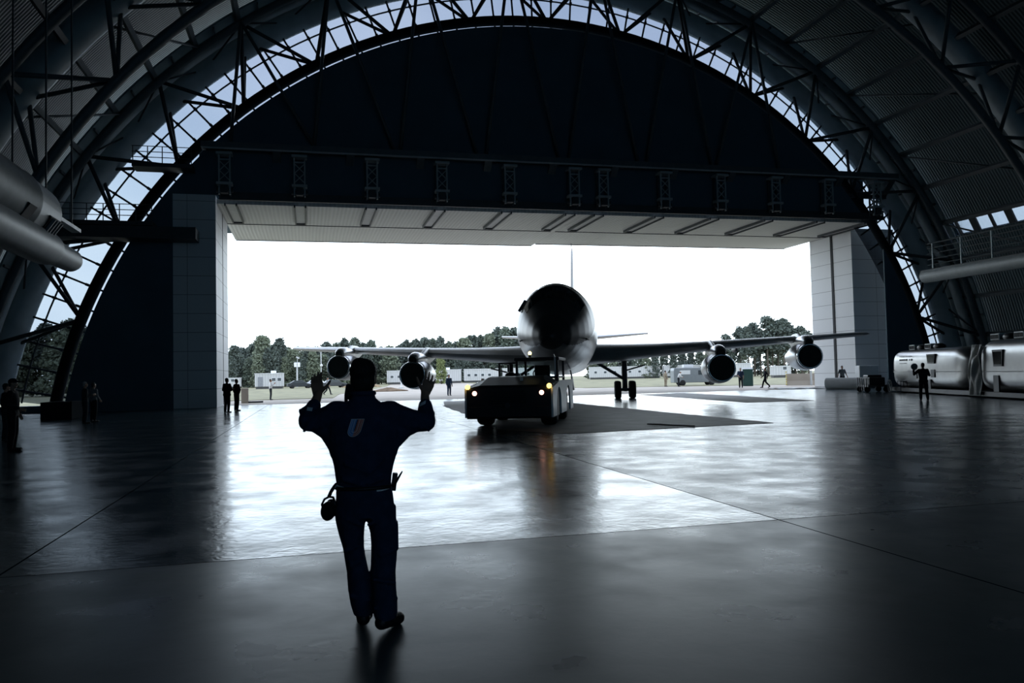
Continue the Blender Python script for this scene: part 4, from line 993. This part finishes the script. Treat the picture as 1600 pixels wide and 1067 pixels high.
def hand(mb, wr, d, n, thumb, k=1.0, curl=.25, spread=.10):
    """palm, four unequal fingers bent towards the palm normal n, and a thumb on the side given by <thumb>"""
    wr, d, n = Vector(wr), Vector(d).normalized(), Vector(n); n = (n - d * n.dot(d)).normalized(); s_ = d.cross(n).normalized() * thumb
    for q_ in (-.026, -.009, .009, .026):
        mb.cap(wr + d * .01 * k + s_ * q_ * .7 * k, wr + d * .092 * k + s_ * q_ * 1.15 * k, .0165 * k, .0145 * k, 8)
    for i, (L1, L2, L3) in enumerate(((.044, .026, .020), (.048, .031, .022), (.044, .028, .021), (.034, .020, .018))):
        o_ = (.031 - .0205 * i) * k; p = wr + d * .092 * k + s_ * o_
        f = (d + s_ * spread * (1.5 - i) * .7).normalized(); c_ = curl * (1 + .15 * i)
        for j, L in enumerate((L1, L2, L3)):
            q_ = p + f * L * k; mb.cap(p, q_, (.0092 - .0009 * j) * k, (.0086 - .0010 * j) * k, 8); p = q_; f = (f + n * c_).normalized()
    p = wr + d * .025 * k + s_ * .028 * k; f = (d * .75 + s_ * .75 + n * .2).normalized()
    for L, r0, r1 in ((.042, .0145, .0115), (.034, .0110, .0098), (.026, .0098, .0082)):
        q_ = p + f * L * k; mb.cap(p, q_, r0 * k, r1 * k, 8); p = q_; f = (f + d * .35 + n * .12).normalized()
def head_prims(mb, c, k=1.0, turn=0.0, nod=0.0):
    q_ = Matrix.Rotation(-turn, 3, 'Z') @ Matrix.Rotation(nod, 3, 'X'); c = Vector(c); T = lambda x, y, z: c + q_ @ Vector((x * k, y * k, z * k))
    mb.ell(T(0, -.012, .028), (.074 * k, .094 * k, .092 * k), rot=q_); mb.ell(T(0, .018, -.030), (.062 * k, .072 * k, .082 * k), rot=q_)
    mb.cap(T(-.022, .052, -.082), T(.022, .052, -.082), .026 * k, .026 * k); mb.cap(T(0, .080, .014), T(0, .100, -.022), .009 * k, .014 * k, 8)
    mb.cap(T(-.03, .076, .026), T(.03, .076, .026), .012 * k, .012 * k, 8)
    for s_ in (-1, 1):
        mb.ell(T(s_ * .078, -.012, -.008), (.010 * k, .020 * k, .033 * k), rot=q_); mb.ell(T(s_ * .04, .06, -.018), (.022 * k, .02 * k, .018 * k), rot=q_)
    return T, q_
def face_bits(t, T, q_, k):
    for s_ in (-1, 1):
        mb = MB(); mb.ell(T(s_ * .031, .083, .008), (.0115 * k, .008 * k, .008 * k), rot=q_); ey = mb.build('eye', 'eye_white', t, smooth=True)
        mb = MB(); mb.ell(T(s_ * .031, .0905, .008), (.005 * k, .003 * k, .005 * k), rot=q_); mb.build('pupil', 'black_plastic', ey, smooth=True)
    mb = MB(); mb.ell(T(0, .088, -.052), (.023 * k, .008 * k, .006 * k), rot=q_); mb.build('mouth', 'lip_skin', t, smooth=True)

def person(label, loc, heading, h=1.76, pose=None, top='black_cloth', bottom='black_cloth', hair='dark_hair', cap=None, sleeves='long', build=1.0, group=None, turn=0.0, nod=0.0, vox=.011, skin='skin', coverall=False):
    t = thing('person', label, 'person', loc, -heading, group); k = h / 1.76
    J = dict(hipL=(-.09, 0, .93), hipR=(.09, 0, .93), kneeL=(-.105, .02, .50), kneeR=(.105, .02, .50), ankL=(-.11, -.02, .085), ankR=(.11, -.02, .085), chest=(0, 0, 1.28), shL=(-.185, 0, 1.43), shR=(.185, 0, 1.43),
             elL=(-.245, -.03, 1.15), elR=(.245, -.03, 1.15), wrL=(-.25, .07, .91), wrR=(.25, .07, .91), neck=(0, -.012, 1.49), head=(0, .012, 1.655), toeL=None, toeR=None, handL=None, handR=None)
    J.update(pose or {}); J = {a: (Vector(b) * k if b is not None else None) for a, b in J.items()}
    b = MB()
    T, q_ = head_prims(b, J['head'], k, turn, nod); b.cap(J['neck'] + Vector((0, 0, -.05)) * k, J['head'] + Vector((0, -.015, -.05)) * k, .060 * k, .056 * k)
    ce = J['chest']; pv = (J['hipL'] + J['hipR']) / 2
    b.cap(pv, ce, .09 * k, .095 * k); b.cap(ce, J['neck'], .095 * k, .058 * k)
    for s_, th in (('L', 1), ('R', -1)):
        b.cap(J['neck'] + Vector((0, 0, -.07)) * k, J['sh' + s_], .06 * k, .052 * k); b.cap(J['sh' + s_], J['el' + s_], .048 * k, .04 * k); b.cap(J['el' + s_], J['wr' + s_], .041 * k, .028 * k)
        b.cap(pv, J['hip' + s_], .088 * k, .080 * k); b.cap(J['hip' + s_], J['knee' + s_], .078 * k, .054 * k); b.cap(J['knee' + s_], J['ank' + s_], .056 * k, .038 * k)
        f = J['toe' + s_] if J['toe' + s_] is not None else J['ank' + s_] + Vector((0, .17, -.045)) * k
        b.cap(J['ank' + s_] + Vector((0, -.02, -.04)) * k, f, .035 * k, .03 * k)
        d = (J['wr' + s_] - J['el' + s_]).normalized() if J['hand' + s_] is None else (J['hand' + s_] - J['wr' + s_]).normalized()
        hand(b, J['wr' + s_], d, Vector((-th * -1.0, .35, 0)), 1 if s_ == 'L' else -1, k, .22)
    fuse(b, 'body', skin, t, vox, 2)
    face_bits(t, T, q_, k)
    # jacket or shirt
    c = MB(); w_ = build
    n = 20; rows = []
    for u, rx, ry in ((-.06, .172, .118), (.12, .168, .118), (.4, .172, .122), (.7, .188, .128), (1.0, .198, .126)):
        p = pv + (ce - pv) * u; rows.append((p.x, p.y, p.z, rx * k * w_, ry * k * w_))
    ne = J['neck']; rows += [((ce.x + ne.x) / 2, (ce.y + ne.y) / 2, ce.z + (ne.z - ce.z) * .62, .186 * k * w_, .108 * k * w_), (ne.x, ne.y, ne.z - .03 * k, .11 * k, .085 * k), (ne.x, ne.y - .005, ne.z + .012 * k, .070 * k, .070 * k)]
    c.loft(rows, 22)
    for s_ in 'LR':
        c.cap(J['neck'] + Vector((0, 0, -.10)) * k, J['sh' + s_], .085 * k, .074 * k)
        c.cap(J['sh' + s_], J['el' + s_], .074 * k, .060 * k)
        if sleeves == 'long': c.cap(J['el' + s_], J['el' + s_] + (J['wr' + s_] - J['el' + s_]) * .90, .059 * k, .047 * k)
    fuse(c, 'coverall_top' if coverall else ('jacket' if sleeves == 'long' else 'shirt'), top, t, vox * 1.15, 3)
    c = MB()
    for s_ in 'LR':
        c.cap(pv + Vector((0, 0, .02)), J['hip' + s_], .118 * k * w_, .112 * k * w_); c.cap(J['hip' + s_], J['knee' + s_], .108 * k, .080 * k); c.cap(J['knee' + s_], J['ank' + s_] + Vector((0, 0, .035)) * k, .079 * k, .066 * k)
    fuse(c, 'trousers', bottom, t, vox * 1.15, 3)
    for s_ in 'LR':
        c = MB(); f = J['toe' + s_] if J['toe' + s_] is not None else J['ank' + s_] + Vector((0, .17, -.045)) * k; a_ = J['ank' + s_]
        c.cap(a_ + Vector((0, -.03, -.042)) * k, f, .043 * k, .040 * k); c.cap(a_, a_ + Vector((0, .02, -.03)) * k, .048 * k, .05 * k)
        fuse(c, 'shoe', 'black_leather', t, vox, 2)
    c = MB(); c.ell(T(0, -.026, .042), (.082 * k, .096 * k, .090 * k), rot=q_); c.ell(T(0, -.06, -.02), (.066 * k, .05 * k, .07 * k), rot=q_)
    if cap is None: fuse(c, 'hair', hair, t, vox, 1)
    else:
        fuse(c, 'hair', hair, t, vox, 1)
        c = MB(); c.ell(T(0, -.012, .062), (.092 * k, .106 * k, .075 * k), rot=q_); c.cap(T(-.03, .07, .055), T(-.03, .15, .04), .02 * k, .012 * k); c.cap(T(.03, .07, .055), T(.03, .15, .04), .02 * k, .012 * k); c.cap(T(0, .07, .055), T(0, .165, .04), .02 * k, .012 * k)
        fuse(c, 'cap', cap, t, vox, 2)
    return t

A0 = dict
HD = R(14)
person('man in dark cap and dark jacket at the left picture edge, nearer of two', (-7.29, 22.87, 0), HD + R(75), 1.82, A0(toeR=(.15, .20, .04), elR=(.25, -.06, 1.15), wrR=(.16, .18, 1.05)), 'black_cloth', 'black_cloth', cap='black_cloth', build=1.1)
person('dark clothed man standing at the very left edge behind the man in cap', (-8.75, 26.9, 0), HD + R(40), 1.72, None, 'black_cloth', 'charcoal_cloth', build=1.05)
person('light haired person with bent arms in dark clothes before the dark left wall', (-9.1, 37.0, 0), HD + R(50), 1.74, A0(elL=(-.27, -.02, 1.16), wrL=(-.10, .26, 1.2), elR=(.27, -.02, 1.16), wrR=(.1, .28, 1.22)), 'charcoal_cloth', 'charcoal_cloth', hair='grey_hair')
person('person with one pale sleeve beside the light haired person at the dark wall', (-9.15, 38.6, 0), HD + R(30), 1.70, A0(elR=(.30, -.04, 1.18), wrR=(.22, .16, 1.0)), 'grey_cloth', 'black_cloth')
person('heavy man in black standing at the left door tower with arms folded', (-4.14, 44.2, 0), HD + R(25), 1.80, A0(elL=(-.28, .02, 1.16), wrL=(.06, .24, 1.2), elR=(.28, .02, 1.16), wrR=(-.06, .25, 1.16)), 'black_cloth', 'black_cloth', build=1.22)
person('man with hand on hip beside the heavy man at the left door tower', (-3.85, 46.4, 0), HD + R(40), 1.74, A0(elR=(.42, -.05, 1.18), wrR=(.19, .05, 1.0)), 'black_cloth', 'black_cloth')
person('man in white shirt and dark trousers with camera on the apron', (-3.07, 69.4, 0), HD + R(70), 1.72, A0(elL=(-.24, .05, 1.18), wrL=(-.08, .28, 1.38), elR=(.24, .05, 1.18), wrR=(.08, .28, 1.38)), 'white_cloth', 'charcoal_cloth', build=1.05)
WALK = A0(kneeL=(-.1, .20, .52), ankL=(-.1, .30, .10), toeL=(-.1, .47, .06), kneeR=(.1, -.06, .50), ankR=(.1, -.36, .15), toeR=(.1, -.24, .04), elL=(-.25, -.16, 1.18), wrL=(-.24, -.12, .93), elR=(.25, .06, 1.16), wrR=(.24, .24, .98))
person('person walking on the apron just behind the raised left hand', (1.87, 84.5, 0), HD + R(95), 1.78, WALK, 'grey_cloth', 'black_cloth')
person('man in black standing beyond the marshaller, only head and shoulder showing beside his neck', (1.30, 23.85, 0), HD - R(14), 1.76, None, 'black_cloth', 'black_cloth')
person('lone person in dark coverall standing on the apron left of the tug', (11.6, 67.6, 0), HD + R(150), 1.76, None, 'navy_cloth', 'navy_cloth', build=1.0, coverall=True)
person('person in khaki standing at the rear of the grey van', (37.6, 80.3, 0), HD + R(60), 1.74, None, 'khaki_cloth', 'khaki_cloth')
person('person in white cap and pale top bending at the grey van rear', (38.2, 78.4, 0), HD + R(95), 1.72, A0(chest=(0, .10, 1.24), neck=(0, .18, 1.42), head=(0, .24, 1.57), shL=(-.18, .14, 1.37), shR=(.18, .14, 1.37), elL=(-.22, .25, 1.13), wrL=(-.15, .42, 1.05), elR=(.22, .25, 1.13), wrR=(.15, .42, 1.05)), 'white_cloth', 'black_cloth', cap='white_cloth')
person('man in blue shirt standing between right inboard engine and green toilet', (38.2, 65.7, 0), HD + R(200), 1.80, A0(elR=(.27, -.05, 1.15), wrR=(.12, .18, 1.02)), 'blue_cloth', 'charcoal_cloth', sleeves='short')
person('person in dark clothes striding across the doorway right of the toilet', (39.3, 63.4, 0), HD - R(85), 1.76, WALK, 'black_cloth', 'black_cloth')
person('person in pale short sleeved shirt walking behind the foam roll at the right tower', (41.6, 55.9, 0), HD + R(180), 1.78, A0(elL=(-.30, -.03, 1.17), wrL=(-.36, .06, .95), elR=(.30, -.03, 1.17), wrR=(.34, .04, .95)), 'grey_cloth', 'charcoal_cloth', sleeves='short')
ph = person('man in black holding a round grey reflector to his face before silver trailer', (28.23, 32.0, 0), HD + R(8), 1.78, A0(elL=(-.36, .10, 1.24), wrL=(-.33, .26, 1.43), elR=(.30, .08, 1.19), wrR=(.12, .28, 1.40), kneeL=(-.13, .02, .5), ankL=(-.15, -.02, .085), kneeR=(.13, .02, .5), ankR=(.15, -.04, .085)), 'black_cloth', 'black_cloth', build=1.08)
rf = thing('round_reflector', 'round grey reflector held up by the man in black at the trailer', 'reflector', (28.23, 32.0, 0), -(HD + R(8)))
mb = MB(); mb.lathe([(-.03, .02), (-.02, .12), (.0, .155), (.02, .16), (.03, .02)], (-.27, .30, 1.62), 'Y', 24); mb.build('disc', 'grey_cloth', rf, smooth=True, auto=40)
mb = MB(); mb.tube([(-.29, .30, 1.40), (-.27, .30, 1.54)], .02, 8); mb.build('grip', 'black_plastic', rf)
mb = MB(); mb.box((-.27, .24, 1.60), (.14, .10, .10)); mb.build('camera_body', 'black_plastic', rf, bevel=.01)

# ------------------------------------------------------------------ the marshaller, seen from behind with both arms raised
MH = R(5.0)
man = thing('person', 'marshaller in navy coverall seen from behind, both arms raised to guide the airliner', 'person', (.44, 5.47, 0), -MH)
V = Vector
J = dict(head=V((-.082, .035, 1.655)), neck=V((-.086, -.005, 1.50)), chest=V((-.086, .0, 1.27)), pv=V((-.084, .0, .90)),
         shL=V((-.262, .005, 1.435)), shR=V((.095, .005, 1.425)), elL=V((-.452, .06, 1.385)), elR=V((.335, .06, 1.360)), wrL=V((-.398, .20, 1.548)), wrR=V((.338, .20, 1.535)),
         hipL=V((-.178, 0, .86)), hipR=V((.012, 0, .86)), knL=V((-.158, .03, .48)), knR=V((.030, .03, .48)), anL=V((-.105, .07, .10)), anR=V((.045, -.08, .115)), toL=V((-.125, .25, .045)), toR=V((.125, .04, .04)))
b = MB(); T, q_ = head_prims(b, J['head'], 1.02, R(3), R(-4))
b.cap(J['neck'] + V((0, 0, -.06)), J['head'] + V((0, -.02, -.05)), .066, .062)
b.cap(J['pv'], J['chest'], .095, .10); b.cap(J['chest'], J['neck'], .10, .062)
for s_ in 'LR':
    b.cap(J['neck'] + V((0, 0, -.07)), J['sh' + s_], .07, .056); b.cap(J['sh' + s_], J['el' + s_], .052, .044); b.cap(J['el' + s_], J['wr' + s_], .045, .030)
    b.cap(J['pv'], J['hip' + s_], .088, .078); b.cap(J['hip' + s_], J['kn' + s_], .070, .050); b.cap(J['kn' + s_], J['an' + s_], .050, .04); b.cap(J['an' + s_] + V((0, .0, -.045)), J['an' + s_] + (J['to' + s_] - J['an' + s_]) * .8, .030, .026)
hand(b, J['wrL'], V((-.02, .10, .155)), V((.25, 1, -.5)), -1, 1.03, .16, .05)
hand(b, J['wrR'], V((.06, .10, .15)), V((-.5, .9, -.5)), 1, 1.03, .20, .16)
fuse(b, 'body', 'skin', man, .0052, 3); face_bits(man, T, q_, 1.02)
# hair: full short back and sides
c = MB(); c.ell(T(0, -.034, .046), (.094, .104, .090), rot=q_); c.ell(T(0, -.058, -.018), (.086, .060, .086), rot=q_); c.ell(T(.0, -.004, .088), (.074, .082, .050), rot=q_); c.ell(T(-.02, -.04, .09), (.06, .06, .05), rot=q_)
for s_ in (-1, 1): c.ell(T(s_ * .066, .0, .02), (.022, .05, .05), rot=q_)
fuse(c, 'hair', 'dark_hair', man, .006, 2)
# coverall: loose torso and sleeves
c = MB()
c.loft([(-.087, 0, .82, .182, .125), (-.087, 0, .90, .187, .128), (-.089, 0, .945, .180, .122), (-.090, -.005, 1.00, .185, .125), (-.087, -.008, 1.08, .198, .132), (-.083, -.01, 1.18, .226, .140), (-.084, -.01, 1.27, .243, .142), (-.086, -.008, 1.37, .222, .135), (-.086, -.004, 1.44, .190, .112), (-.086, -.002, 1.49, .120, .090), (-.086, .0, 1.525, .082, .078), (-.086, .004, 1.552, .078, .076)], 26)
for s_, sx in (('L', -1), ('R', 1)):
    c.cap(J['neck'] + V((0, -.01, -.12)), J['sh' + s_] + V((0, 0, -.01)), .10, .090)
    mid = (J['sh' + s_] + J['el' + s_]) / 2 + V((0, 0, -.030))
    c.cap(J['sh' + s_] + V((0, 0, -.015)), mid, .088, .084); c.cap(mid, J['el' + s_] + V((0, 0, -.012)), .084, .066)
    c.cap(J['sh' + s_] + V((-sx * .02, 0, -.06)), V((-.086 + sx * .15, -.005, 1.18)), .085, .08); c.cap(mid + V((-sx * .02, 0, -.05)), V((-.086 + sx * .165, -.005, 1.22)), .060, .075); c.cap(mid + V((sx * .03, 0, -.035)), V((-.086 + sx * .18, -.005, 1.27)), .055, .06)
    fo = J['el' + s_] + (J['wr' + s_] - J['el' + s_]) * .56
    c.cap(J['el' + s_], fo, .068, .050)
    cc = V((-.510, .10, 1.452)) if s_ == 'L' else V((.392, .10, 1.405)); c.cap(fo, cc, .036, .008); c.cap(J['el' + s_], cc, .05, .012)           # loose turned-back cuff
    for k in range(4):                                                                            # sleeve folds
        p = J['sh' + s_] + (J['el' + s_] - J['sh' + s_]) * (.25 + .2 * k); c.cap(p + V((0, -.07, .045 - .02 * k)), p + V((sx * .05, -.06, -.075)), .014, .012, 8)
for (p0, p1) in (((-.20, -.12, 1.10), (-.05, -.135, 1.04)), ((.03, -.12, 1.12), (-.06, -.135, 1.03)), ((-.22, -.11, 1.0), (-.10, -.13, .96)), ((.04, -.11, 1.0), (-.06, -.13, .965)), ((-.19, -.12, 1.36), (-.13, -.14, 1.22)), ((.02, -.12, 1.36), (-.03, -.14, 1.22))): c.cap(p0, p1, .016, .012, 8)
top = fuse(c, 'coverall_top', 'navy_cloth', man, .0078, 4)
# coverall legs with baggy folds
c = MB()
c.loft([(-.084, 0, .735, .180, .112), (-.084, 0, .78, .196, .126), (-.085, 0, .86, .190, .128), (-.087, 0, .93, .182, .124)], 24)
LL = [(-.180, 0, .80, .106, .115), (-.181, .005, .71, .098, .112), (-.176, .012, .62, .083, .105), (-.164, .02, .53, .070, .098), (-.155, .03, .46, .070, .098), (-.140, .04, .37, .072, .097), (-.124, .05, .25, .082, .095), (-.110, .06, .15, .082, .095), (-.105, .065, .095, .072, .09), (-.105, .065, .075, .066, .085)]
RL = [(.012, 0, .80, .110, .115), (.024, .0, .71, .098, .112), (.038, .0, .62, .090, .105), (.040, .005, .54, .088, .098), (.036, .01, .46, .086, .096), (.028, .0, .36, .084, .094), (.034, -.02, .26, .080, .092), (.036, -.05, .17, .084, .095), (.040, -.065, .11, .080, .092), (.040, -.07, .075, .070, .085)]
c.loft(LL[::-1], 18); c.loft(RL[::-1], 18)
for (p0, p1) in (((-.21, -.07, .53), (-.13, -.085, .56)), ((-.18, -.06, .43), (-.12, -.065, .45)), ((-.18, -.02, .22), (-.06, -.03, .19)), ((.11, -.07, .20), (-.03, -.13, .16)), ((.10, -.08, .52), (.01, -.09, .49)), ((.10, -.1, .31), (-.03, -.11, .34)), ((-.2, -.10, .74), (-.10, -.12, .70)), ((.04, -.10, .74), (-.06, -.12, .70))): c.cap(p0, p1, .016, .013, 8)
c.box((.118, .0, .60), (.03, .13, .18))                                                            # thigh pocket
fuse(c, 'coverall_legs', 'navy_cloth', man, .0085, 4)
for s_ in 'LR':
    c = MB(); a_ = J['an' + s_]; f = J['to' + s_]
    c.cap(a_ + V((0, -.035, -.045)) if s_ == 'L' else a_ + V((-.03, -.03, -.055)), f, .048, .044); c.cap(a_ + V((0, 0, .02)), a_ + V((.01, .02, -.03)), .054, .055)
    fuse(c, 'boot', 'black_leather', man, .007, 2)
# collar
c = MB(); c.tube([(-.086 + .070 * cos(R(a)), .002 + .070 * sin(R(a)), 1.545 + (.012 if a > 180 else -.012)) for a in range(130, 411, 14)], .018, 8); c.build('collar', 'navy_cloth', man, smooth=True)
# marks laid on the back of the coverall
bpy.context.view_layer.update()
def on_back(x, z, off=.003, y0=-.6):
    hit, p, n, _ = top.ray_cast(V((x, y0, z)), V((0, 1, 0)))
    return (p + V((0, -off, 0))) if hit else V((x, -.14 - off, z))
def strip_on(name, pts, m, par, off=.003, th=.002):
    """closed patch between two polylines (lists of (x, z)) lying on the cloth"""
    a_, b_ = pts; fr = [on_back(x, z, off) for x, z in a_] + [on_back(x, z, off) for x, z in b_[::-1]]
    n = len(a_); rings = [[on_back(*a_[i], off), on_back(*b_[i], off), on_back(*b_[i], off - th), on_back(*a_[i], off - th)] for i in range(n)]
    mb = MB(); mb.skin(rings); return mb.build(name, m, par)
ex, ez, ew, eh = -.198, 1.278, .085, .112                                                             # slanted letter-like badge: three nested bowls
def U(t, inset):
    """outline of a slanted U: t 0..1 from top left round the bowl to top right"""
    w_ = ew - 2 * inset; h_ = eh - inset; r_ = w_ / 2
    leg = h_ - r_; arc_ = pi * r_; Lt = 2 * leg + arc_; d = t * Lt
    if d < leg: x, z = inset, eh - d
    elif d < leg + arc_: a = (d - leg) / r_; x, z = inset + r_ - r_ * cos(a), eh - leg - r_ * sin(a)
    else: x, z = inset + w_, eh - leg + (d - leg - arc_)
    return (ex + x + (z / eh) * .036, ez + z)
badge = None
for (i0, i1, t0_, t1_, m, nm) in ((.003, .0255, .0, .5, 'emblem_blue', 'emblem'), (.003, .0255, .5, 1.0, 'emblem_red', 'emblem'), (.0285, .0395, 0, .5, 'emblem_blue', 'emblem'), (.0285, .0395, .5, 1, 'emblem_red', 'emblem'),
                                 (.0, .0030, 0, 1, 'emblem_line', 'emblem_outline'), (.0255, .0285, 0, 1, 'emblem_line', 'emblem_outline'), (.012, .0138, 0, 1, 'emblem_line', 'emblem_outline')):
    n = 26; a_ = [U(t0_ + (t1_ - t0_) * k / n, i0) for k in range(n + 1)]; b_ = [U(t0_ + (t1_ - t0_) * k / n, i1) for k in range(n + 1)]
    strip_on(nm, (a_, b_), m, man, .004 if 'outline' not in nm else .0055)
for xa, xb in ((ex + .036, ex + .036 + ew),):
    n = 8; strip_on('emblem_outline', ([(xa + (xb - xa) * k / n, ez + eh) for k in range(n + 1)], [(xa + (xb - xa) * k / n, ez + eh + .003) for k in range(n + 1)]), 'emblem_line', man, .0055)
n = 10
strip_on('reflective_tape', ([(-.272 + .055 * k / n, .945 - .010 * k / n) for k in range(n + 1)], [(-.272 + .055 * k / n, .960 - .012 * k / n) for k in range(n + 1)]), 'reflective_tape', man, .006)
strip_on('reflective_tape', ([(-.005 + .10 * k / n, .912 + .012 * (k / n) ** 2) for k in range(n + 1)], [(-.005 + .10 * k / n, .928 + .012 * (k / n) ** 2) for k in range(n + 1)]), 'reflective_tape', man, .006)
for (x0, x1, z, sl) in ((-.462, -.425, 1.452, -.006), (.290, .335, 1.452, .022)):
    n = 6; strip_on('cuff_tab', ([(x0 + (x1 - x0) * k / n, z + sl * k / n) for k in range(n + 1)], [(x0 + (x1 - x0) * k / n + .004, z + .022 + sl * k / n) for k in range(n + 1)]), 'reflective_tape', man, .006)
mb = MB(); mb.tube([(-.087 + .186 * cos(R(a)), .128 * sin(R(a)), .935) for a in range(0, 361, 12)], .013, 6, cap=False); mb.build('belt', 'black_leather', man, smooth=True)
# things hanging at his belt
em = thing('ear_defenders', 'black ear defenders hanging at the belt left of the marshaller', 'ear defenders', (.44, 5.47, 0), -MH)
mb = MB(); mb.lathe([(-.03, .01), (-.03, .036), (-.015, .046), (.01, .047), (.02, .035), (.022, .01)], (0, 0, 0), 'Y', 22)
def cup(o, p, s_, rz): o.location = p; o.scale = (s_, s_, s_ * 1.35); o.rotation_euler = (0, R(6), rz)
cup(mb.build('ear_cup', 'black_plastic', em, smooth=True, auto=50), (-.322, -.060, .792), 1.0, R(-15)); 
mb = MB(); mb.lathe([(-.03, .01), (-.03, .036), (-.015, .046), (.01, .047), (.02, .035), (.022, .01)], (0, 0, 0), 'Y', 22)
cup(mb.build('ear_cup', 'black_plastic', em, smooth=True, auto=50), (-.300, .030, .798), .95, R(160))
mb = MB(); mb.tube([(-.352, -.055, .80), (-.362, -.05, .835), (-.345, -.045, .868), (-.318, -.03, .880), (-.292, .0, .872), (-.28, .03, .83)], .0075, 8); mb.build('headband', 'black_plastic', em, smooth=True)
mb = MB(); mb.tube([(-.318, -.03, .880), (-.305, -.02, .91), (-.285, -.01, .940), (-.268, 0, .96)], .012, 8); mb.build('strap', 'black_leather', em, smooth=True)
rd = thing('handheld_radio', 'black handheld radio with stub aerial clipped at the marshaller\'s right hip', 'radio', (.44, 5.47, 0), -MH)
mb = MB(); mb.box((.112, .03, .955), (.035, .06, .12), rot=(0, R(8), 0)); mb.build('case', 'black_plastic', rd, bevel=.006)
mb = MB(); mb.tube([(.106, -.01, .925), (.140, -.02, .985), (.166, -.025, 1.028)], [.009, .008, .005], 8); mb.build('aerial', 'black_plastic', rd, smooth=True)
